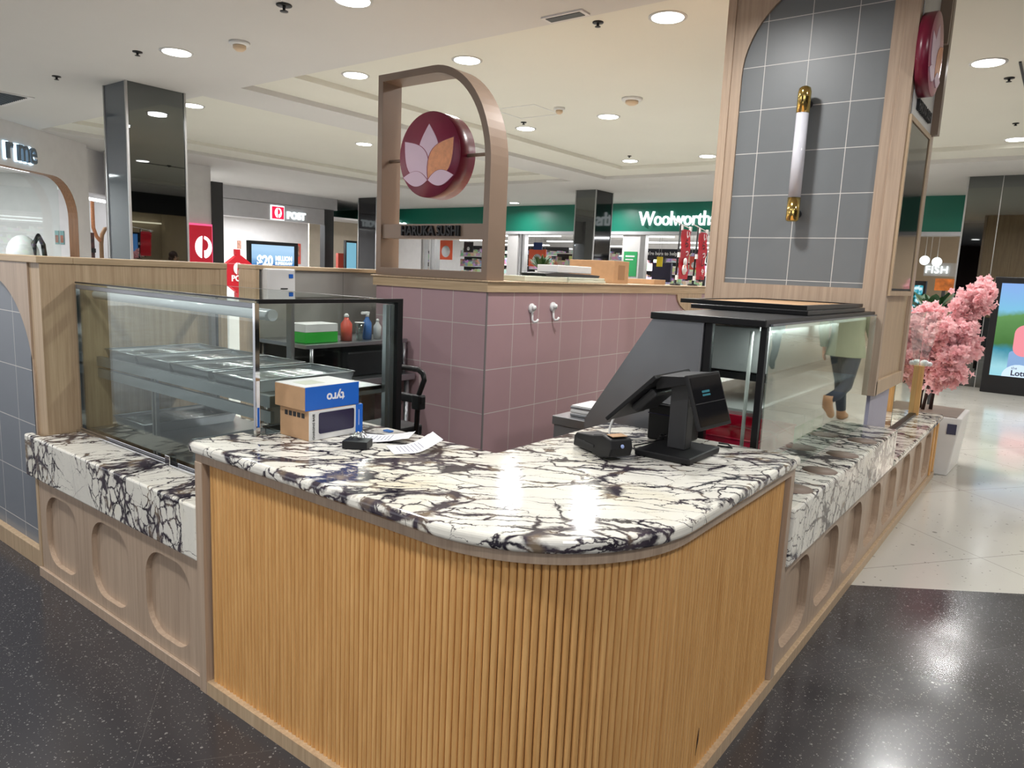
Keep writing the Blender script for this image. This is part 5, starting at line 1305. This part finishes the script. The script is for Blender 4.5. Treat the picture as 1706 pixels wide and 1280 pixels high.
text_mb("SUPERDRAW", 0.075, (-11.985, 8.46, 1.565), (0, 1, 0), extrude=0.002, bold=0.003, xs=0.86).build('lettering', 'signw', t)
for y in (7.85, 8.65): B(-12.07, -12.01, y-0.03, y+0.03, 0, 0.9).build('screen_leg', 'black', t)
t = thing('post_box', 'red street post box display with pointed top and POST lettering behind the partition', 'post box', (-7.1, 4.42, 0))
B(-7.04, -6.98, 4.24, 4.53, 1.32, 1.56).build('red_body', 'redpaint', t, 0.004)
MB().prism([(4.24, 1.561), (4.53, 1.561), (4.40, 1.65), (4.36, 1.65)], 'x', -7.04, -6.98).build('pointed_top', 'redpaint', t)
B(-7.03, -6.99, 4.345, 4.40, 1.65, 1.71).build('top_tab', 'redpaint', t)
B(-7.04, -6.98, 4.25, 4.52, 0.0, 1.319).build('white_plinth', 'white', t)
post_mark(0, 4.36, 1.51, 0.05, -6.979, t, 'paper')
text_mb("POST", 0.085, (-6.976, 4.385, 1.405), (0, 1, 0), extrude=0.002, bold=0.003).build('lettering', 'paper', t)
# green corner and info screen left of the dark pillar
t = thing('info_screen', 'pale blue info screen and red panel left of the dark pillar', 'screen', (-17.0, 14.3, 0))
B(-17.05, -16.95, 14.08, 14.5, 0.2, 2.30).build('screen_frame', 'greyp', t); B(-16.949, -16.945, 14.11, 14.47, 0.5, 2.24).build('screen_picture', lit_box('pale_blue_screen', s2l(130, 190, 215), 0.5), t)
B(-17.05, -16.95, 13.80, 14.0, 0, 1.92).build('red_panel', 'redlid', t)

# ------------------------------------------------------------------ green supermarket front
WY = 17.2
struct(B(-24, 6, WY, WY+0.3, 2.78, CZ-0.001), 'wall_back', 'wgreen')
struct(B(-24, 6, WY-0.02, WY+0.3, 2.70, 2.779), 'trim_4', 'wallg')
mb = MB()
for a, b in ((-24, -16.99), (-13.43, -13.04), (-9.57, -9.05), (-2.95, -2.80)): mb.box(a, b, WY+0.03, WY+0.28, 0, 2.699)
struct(mb, 'wall_back', 'wallw')
mb = MB()
for a in (-16.9, -16.62, -16.38, -12.98, -12.86, -9.04, -8.97, -2.78, -6.1): mb.box(a, a+0.07, WY+0.02, WY+0.2, 0, 2.699)
struct(mb, 'trim_5', 'trim_metal')
struct(B(-24, -4.0, 34, 34.1, 0, CZ-0.001).box(-24, -23.9, 17.6, 34, 0, CZ-0.001), 'wall_back', 'wallw')
t = thing('shop_sign', 'large white lit supermarket name on the green fascia', 'sign', (-8, 17.15, 3.1))
text_mb('Woolworths', 0.50, (-9.08, 17.13, 3.08), extrude=0.03, align='LEFT', bold=0.004, xs=0.83, spacing=0.95).build('lettering', 'signw', t)
t = thing('shop_sign', 'glimpse of lit letters behind the left leg of the arch sign', 'sign', (-17.5, 17.15, 3.1))
text_mb('Woo', 0.42, (-18.4, 17.13, 2.98), extrude=0.03, align='LEFT', bold=0.010, xs=0.9).build('lettering', 'signw', t)
k = 0
for y in (21, 24, 27, 30):
    for x in (-20, -15.4, -11.2, -6.8):
        tag(B(x-1.3, x+1.3, y-0.06, y+0.06, 2.86-0.02*(y-21)/3, 2.90-0.02*(y-21)/3).build('strip_light', 'lampstrip'),
            '%s strip light %s inside the green supermarket' % (('leftmost', 'left middle', 'right middle', 'rightmost')[(-20, -15.4, -11.2, -6.8).index(x)], {21: 'in the nearest row', 24: 'in the second row', 27: 'in the third row', 30: 'in the farthest row'}[y]), 'strip light', 'supermarket strip lights')
# goods material: small coloured packs
m_, nt, out = new_mat('mixed_packaged_goods')
vo = N(nt, 'TexVoronoi', feature='F1'); vo.inputs['Scale'].default_value = 7; vo.inputs['Randomness'].default_value = 0.7
nt.links.new(mapping(nt, pos(nt), (1, 1, 1.2)), vo.inputs['Vector'])
hs = N(nt, 'HueSaturation'); hs.inputs['Saturation'].default_value = 0.9; nt.links.new(vo.outputs['Color'], hs.inputs['Color'])
gc = mixc(nt, 0.45, hs.outputs[0], (0.5, 0.42, 0.38)); principled(nt, out, gc, 0.5); M['goods'] = m_
for k, x in enumerate((-21.0, -18.0, -15.0, -12.0, -9.0, -6.0)):
    y = 25.5; t = thing('shelf_unit', 'wide stocked shelf at the back of the supermarket, ' + ('first', 'second', 'third', 'fourth', 'fifth', 'last')[k] + ' from the left', 'shelf', (x, y, 0), 'rear supermarket shelves')
    B(x-1.35, x+1.35, y-0.02, y+0.02, 0, 2.7).build('shelf_back', 'greyp', t); mb = MB(); random.seed(50+k)
    for z in (0.4, 0.85, 1.30, 1.75, 2.20): mb.box(x-1.35, x+1.35, y-0.32, y-0.021, z, z+0.025)
    mb.build('shelf_board', 'white', t); mb = MB()
    for z in (0.876, 1.326, 1.776, 2.226):
        xx = x-1.34
        while xx < x+1.2:
            w = random.uniform(0.10, 0.22); h = random.uniform(0.2, 0.36); mb.box(xx, xx+w-0.01, y-0.30, y-0.04, z, z+h); xx += w
    o = mb.build('packaged_goods', 'goods', t); o['kind'] = 'stuff'
for k, x in enumerate((-19.5, -16.2, -14.6, -12.6, -10.9, -8.0, -6.4, -4.85)):
    y = 19.8 + (k % 3)*1.3
    names = ('far left', 'left of the orange poster', 'behind the orange poster', 'behind the white pillar', 'behind the mirror pillar', 'under the help banner', 'behind the banners', 'rightmost')
    t = thing('shelf_unit', 'stocked shelf unit in the supermarket, ' + names[k], 'shelf', (x, y, 0), 'supermarket shelf units')
    B(x-0.75, x+0.75, y-0.3, y+0.3, 0, 0.15).box(x-0.75, x+0.75, y-0.03, y+0.03, 0.15, 2.28).build('shelf_frame', 'greyp', t)
    mb = MB()
    for z in (0.5, 0.95, 1.40, 1.82, 2.24): mb.box(x-0.75, x+0.75, y-0.3, y-0.031, z, z+0.025)
    mb.build('shelf_board', 'white', t)
    mb = MB(); random.seed(k)
    for z in (0.526, 0.976, 1.426, 1.846):
        xx = x-0.74
        while xx < x+0.62:
            w = random.uniform(0.07, 0.16); h = random.uniform(0.18, 0.33); mb.box(xx, xx+w-0.01, y-0.28, y-0.04, z, z+h); xx += w
    o = mb.build('packaged_goods', 'goods', t); o['kind'] = 'stuff'
def hang(x0, x1, y, z0, z1, mat, lab, circ=None, name='hanging_poster', txt=None, tc='paper', ts=0.1):
    t = thing(name, lab, 'poster', ((x0+x1)/2, y, z0))
    B(x0, x1, y-0.01, y+0.01, z0, z1).build('poster_board', mat, t)
    for x in (x0+0.05, x1-0.05): MB().cyl((x, y, z1), (x, y, 2.75), 0.004, n=6).build('hanger', 'trim_metal', t)
    if circ: MB().lathe([(0.001, -0.004), (circ, -0.004), (circ, 0), (0.001, 0)], ((x0+x1)/2, y-0.011, (z0+z1)/2-0.05), 24, 'y').build('white_circle', circ_m, t)
    if txt: text_mb(txt, ts, ((x0+x1)/2, y-0.014, (z0+z1)/2), extrude=0.002, bold=0.004).build('lettering', tc, t)
circ_m = M['paper']
orange = plain('orange_poster', s2l(232, 92, 50), 0.5); bluep = plain('blue_poster', s2l(30, 54, 110), 0.5)
hang(-17.07, -16.50, 18.2, 1.91, 2.55, orange, 'orange poster with white circle seen through the arch sign', 0.19)
hang(-13.55, -12.90, 18.5, 1.80, 2.32, orange, 'orange poster with white circle right of the arch sign above the plant', 0.17)
hang(-13.24, -12.92, 18.3, 2.30, 2.52, bluep, 'dark blue sign above the right orange poster')
hang(-16.25, -15.85, 18.5, 2.18, 2.52, 'ink', 'black sign with a white arrow seen through the arch sign', 0.06)
hang(-9.92, -8.75, 19.0, 2.16, 2.42, plain('midnight_blue_board', s2l(22, 22, 40), 0.4), "dark banner reading We're here to help", txt="We're here to help", ts=0.135)
hang(-9.22, -9.05, 18.6, 1.92, 2.19, plain('yellow_card', s2l(240, 210, 30), 0.5), 'yellow sign under the help banner')
hang(-7.98, -7.72, 18.0, 1.86, 2.20, 'redlid', 'red square sign with white mark between the red banners', 0.08)
t = thing('wall_poster', 'green poster on the white pier left of the help banner', 'poster', (-9.3, WY, 1.8))
B(-9.50, -9.11, WY+0.015, WY+0.029, 1.62, 2.26).build('poster_sheet', plain('leaf_green_poster', s2l(50, 160, 96), 0.5), t)
B(-9.45, -9.18, WY+0.010, WY+0.014, 2.12, 2.16).box(-9.45, -9.22, WY+0.010, WY+0.014, 2.04, 2.07).build('poster_lines', 'paper', t)
t = thing('sales_counter', 'dark service counter with goods under the help banner', 'counter', (-9.4, 19.1, 0))
B(-10.1, -8.7, 19.1, 19.6, 0, 1.30).build('counter_body', 'navy', t); B(-10.15, -8.65, 19.05, 19.65, 1.301, 1.33).build('counter_top', 'greyp', t)
B(-9.9, -9.3, 19.7, 19.8, 1.5, 2.05).build('counter_back_panel', 'navy', t)
# plant behind the pink block
def leafy(base, n, L, Wd, up, name, lab, cat, pot, seed, mat='leaf', spread=1.0):
    random.seed(seed); t = thing(name, lab, cat, base)
    if pot: MB().lathe([(0.001, 0), (pot*0.75, 0), (pot, pot*1.6), (pot*0.92, pot*1.6), (0.001, pot*1.5)], base, 18).build('pot', 'white', t)
    mb = MB(); z0 = base[2] + (pot*1.5 if pot else 0)
    for i in range(n):
        a = random.uniform(0, 6.28); tl = random.uniform(0.15, 1.0)*spread; l = L*random.uniform(0.6, 1.1)
        d = Vector((math.cos(a)*tl, math.sin(a)*tl, up)).normalized(); s = Vector((-math.sin(a), math.cos(a), 0)); p0 = Vector((base[0], base[1], z0))
        pts = [p0 + d*l*q + Vector((0, 0, -0.28*l*q*q)) for q in (0, .3, .6, .85, 1)]
        wd = [0.15, 0.8, 1.0, 0.6, 0.05]
        for k in range(4): mb.add([pts[k]-s*Wd*wd[k], pts[k]+s*Wd*wd[k], pts[k+1]+s*Wd*wd[k+1], pts[k+1]-s*Wd*wd[k+1]], [(0,1,2,3)])
    mb.build('foliage', mat, t); return t
leafy((-3.62, 5.12, TZ), 60, 0.20, 0.012, 0.9, 'potted_plant', 'small dark green spiky plant behind the foam lids on the pink block', 'plant', 0.05, 3)

# ------------------------------------------------------------------ right hand background
t = thing('digital_display', 'tall black digital display with a bright picture of sky, green hill and a child', 'screen', (-0.45, 13.9, 0))
DX0, DX1, DY = -0.98, 0.25, 13.95
B(DX0, DX1, DY, DY+0.25, 0, 1.86).build('display_body', 'black', t, 0.01)
m_, nt, out = new_mat('display_picture')
p = pos(nt); sp_ = N(nt, 'SeparateXYZ'); nt.links.new(p, sp_.inputs[0])
zz = math_n(nt, 'ADD', sp_.outputs[2], math_n(nt, 'MULTIPLY', math_n(nt, 'SUBTRACT', noise(nt, p, 3, 4), 0.5), 0.30))
base_c = ramp(nt, math_n(nt, 'DIVIDE', zz, 1.8), [(0.0, s2l(120, 190, 215)), (0.24, s2l(150, 200, 210)), (0.40, s2l(60, 130, 150)), (0.46, s2l(70, 110, 60)), (0.70, s2l(96, 140, 84)), (0.76, s2l(120, 180, 210)), (1.0, s2l(130, 160, 220))])
e = N(nt, 'Emission'); nt.links.new(base_c, e.inputs[0]); e.inputs[1].default_value = 0.9; nt.links.new(e.outputs[0], out.inputs[0])
B(DX0+0.10, DX1-0.10, DY-0.004, DY, 0.29, 1.76).build('screen_picture', m_, t)
em = lambda n_, c, s_: emit(n_, s2l(*c), s_)
mb = MB(); mb.prism(rrect(-0.62, -0.22, 0.62, 1.12, 0.14, 6), 'y', DY-0.007, DY-0.0045); mb.build('child_print', em('picture_pink', (226, 140, 150), 0.9), t)
mb = MB(); mb.prism(rrect(-0.66, -0.30, 0.38, 0.70, 0.05, 6), 'y', DY-0.0065, DY-0.0044); mb.build('trousers_print', em('picture_denim', (130, 160, 200), 0.9), t)
MB().prism([(-0.72, 0.29)] + [(-0.50-0.22*math.cos(math.radians(a)), 0.29+0.20*math.sin(math.radians(a))) for a in range(0, 181, 15)], 'y', DY-0.0078, DY-0.0072).build('white_badge_print', em('badge_white', (200, 220, 240), 0.9), t)
text_mb('the', 0.06, (-0.56, DY-0.009, 0.43), extrude=0.0005).build('lettering', 'navy', t)
text_mb('Lott', 0.12, (-0.50, DY-0.009, 0.35), extrude=0.0005, bold=0.003).build('lettering', 'navy', t)
t = thing('digital_display', 'small black framed screen with a bright leafy picture behind the blossom tree', 'screen', (-1.8, 11.5, 0))
B(-2.35, -1.60, 11.5, 11.6, 0.9, 1.72).build('screen_body', 'black', t)
m_, nt, out = new_mat('leafy_screen_picture')
c_ = ramp(nt, noise(nt, mapping(nt, pos(nt), (1, 1, 1)), 14, 3), [(0.38, s2l(30, 60, 50)), (0.5, s2l(60, 160, 180)), (0.62, s2l(210, 235, 240))])
e = N(nt, 'Emission'); nt.links.new(c_, e.inputs[0]); e.inputs[1].default_value = 0.8; nt.links.new(e.outputs[0], out.inputs[0])
B(-2.32, -1.63, 11.496, 11.5, 1.0, 1.66).build('screen_picture', m_, t); B(-2.0, -1.95, 11.52, 11.58, 0, 0.9).build('stand_post', 'black', t)
leafy((-1.42, 10.9, 0.0), 26, 0.62, 0.07, 0.7, 'monstera_plant', 'broad leaved green plant behind the blossom tree', 'plant', 0.0, 5)
bpy.data.objects['monstera_plant'].location = (-1.42, 10.9, 1.25)
for o in bpy.data.objects['monstera_plant'].children: o.location = (1.42, -10.9, 0)
MB().cyl((-1.42, 10.9, 0.0), (-1.42, 10.9, 1.3), 0.03, n=8).build('stem', 'bark', None)
bpy.data.objects['stem'].parent = bpy.data.objects['monstera_plant']; bpy.data.objects['stem'].location = (1.42, -10.9, -1.25)
t = thing('fish_shop_board', 'orange picture board behind the broad leaved plant', 'board', (-1.35, 11.3, 1.0))
B(-1.47, -1.25, 11.3, 11.34, 1.60, 1.76).build('board_face', plain('orange_picture', s2l(240, 130, 40), 0.5, 0, 0.6, 12), t); B(-1.38, -1.34, 11.31, 11.34, 0, 1.60).build('board_post', 'greyp', t)
# fish shop beyond the green fascia
struct(B(-4.0, 6, 24, 24.1, 0, CZ-0.001), 'wall_back', 'wallbeige')
struct(B(-4.08, -4.0, WY+0.3, 34, 0, CZ-0.001), 'wall_back', 'wallbeige')
t = thing('shop_sign', 'small white lit FISH letters at the back under the right green fascia', 'sign', (-2.9, 20.9, 2.1))
text_mb('FISH', 0.25, (-2.72, 20.9, 2.10), extrude=0.01, bold=0.003, spacing=1.1).build('lettering', 'signw', t)
B(-3.0, -2.2, 20.93, 20.98, 1.95, 2.28).build('sign_board', 'wallw', t)
for x in (-2.9, -2.3): MB().cyl((x, 20.95, 2.28), (x, 20.95, CZ-0.001), 0.008, n=6).build('hanging_cord', 'white', t)
for k, (x, z) in enumerate(((-2.88, 2.30), (-2.62, 2.27))):
    t = thing('pendant_lamp', ('left', 'right') + () and ('left', 'right')[k] + ' round white pendant lamp above the FISH letters', 'pendant lamp', (x, 20, z))
    MB().ball((x, 20, z), 0.11, 16, 12).build('globe', 'signw', t); MB().cyl((x, 20, z+0.1), (x, 20, CZ), 0.006, n=6).build('cord', 'white', t)
# right side of the mall, seen only in reflections
struct(B(5.6, 5.75, -4, 17, 2.9, CZ-0.001).box(5.6, 5.75, 13.5, 17, 0, 2.9).box(5.6, 5.75, -4, 6.0, 0, 2.9), 'wall_right', 'greyp')
struct(B(9.4, 9.5, 5.5, 15, 0, CZ-0.001).box(5.76, 9.4, 5.9, 6.0, 0, CZ-0.001).box(5.76, 9.4, 13.5, 13.6, 0, CZ-0.001), 'wall_right', 'wallbeige')
tag(B(9.2, 9.3, 6.2, 13.4, 2.75, 2.79).build('strip_light', emit('warm_strip', (1, 0.9, 0.65), 2.5)), 'warm cove strip mirrored in the smoked pillar', 'strip light')
t = thing('hanging_screen', 'bright blue screen on a black pole mirrored in the smoked pillar', 'screen', (5.9, 10.6, 1.5))
B(5.85, 5.95, 10.1, 11.0, 1.55, 2.30).build('screen_body', 'black', t); B(5.84, 5.849, 10.17, 10.93, 1.62, 2.25).build('screen_picture', lit_box('blue_screen_picture', s2l(90, 150, 220), 0.9), t)
B(5.86, 5.94, 10.5, 10.6, 2.30, CZ-0.002).build('screen_pole', 'black', t)
t = thing('cafe_counter', 'brown counter under the mirrored blue screen', 'counter', (6.0, 10, 0))
B(5.85, 6.4, 8.0, 12.5, 0, 1.35).build('counter_body', 'wallred', t); B(5.8, 6.45, 7.95, 12.55, 1.351, 1.40).build('counter_top', 'taupe', t)
struct(B(-7, -1, -7.1, -7.0, 0, CZ-0.001), 'wall_front', 'wallred')

# area lights added to brighten the shops beyond their weak strips
def shop_lamp(x, y, z, sx, sy, w, col=(0.96, 0.98, 1.0)):
    l = bpy.data.lights.new('shop_lamp', 'AREA'); l.shape = 'RECTANGLE'; l.size = sx; l.size_y = sy; l.energy = w; l.color = col
    o = bpy.data.objects.new('shop_lamp', l); C.objects.link(o); o.location = (x, y, z); return o
for x in (-18, -11, -6): 
    for y in (20.5, 26, 31): shop_lamp(x, y, 2.8, 3.0, 0.6, 170)
for y in (10.5, 13.5): shop_lamp(-19.6, y, 2.9, 1.2, 2.0, 130)
a_ = P3(TS, (-0.5, 1.4, 2.9)); shop_lamp(a_.x, a_.y, 2.9, 1.5, 1.5, 90)
a_ = P3(TS, (4.2, 1.8, 3.2)); shop_lamp(a_.x, a_.y, 3.2, 1.5, 1.5, 40)
shop_lamp(1.5, 21, 3.3, 3, 3, 120, (1, 0.85, 0.7))
shop_lamp(7.6, 9.8, 3.2, 2, 4, 90, (1, 0.88, 0.7))
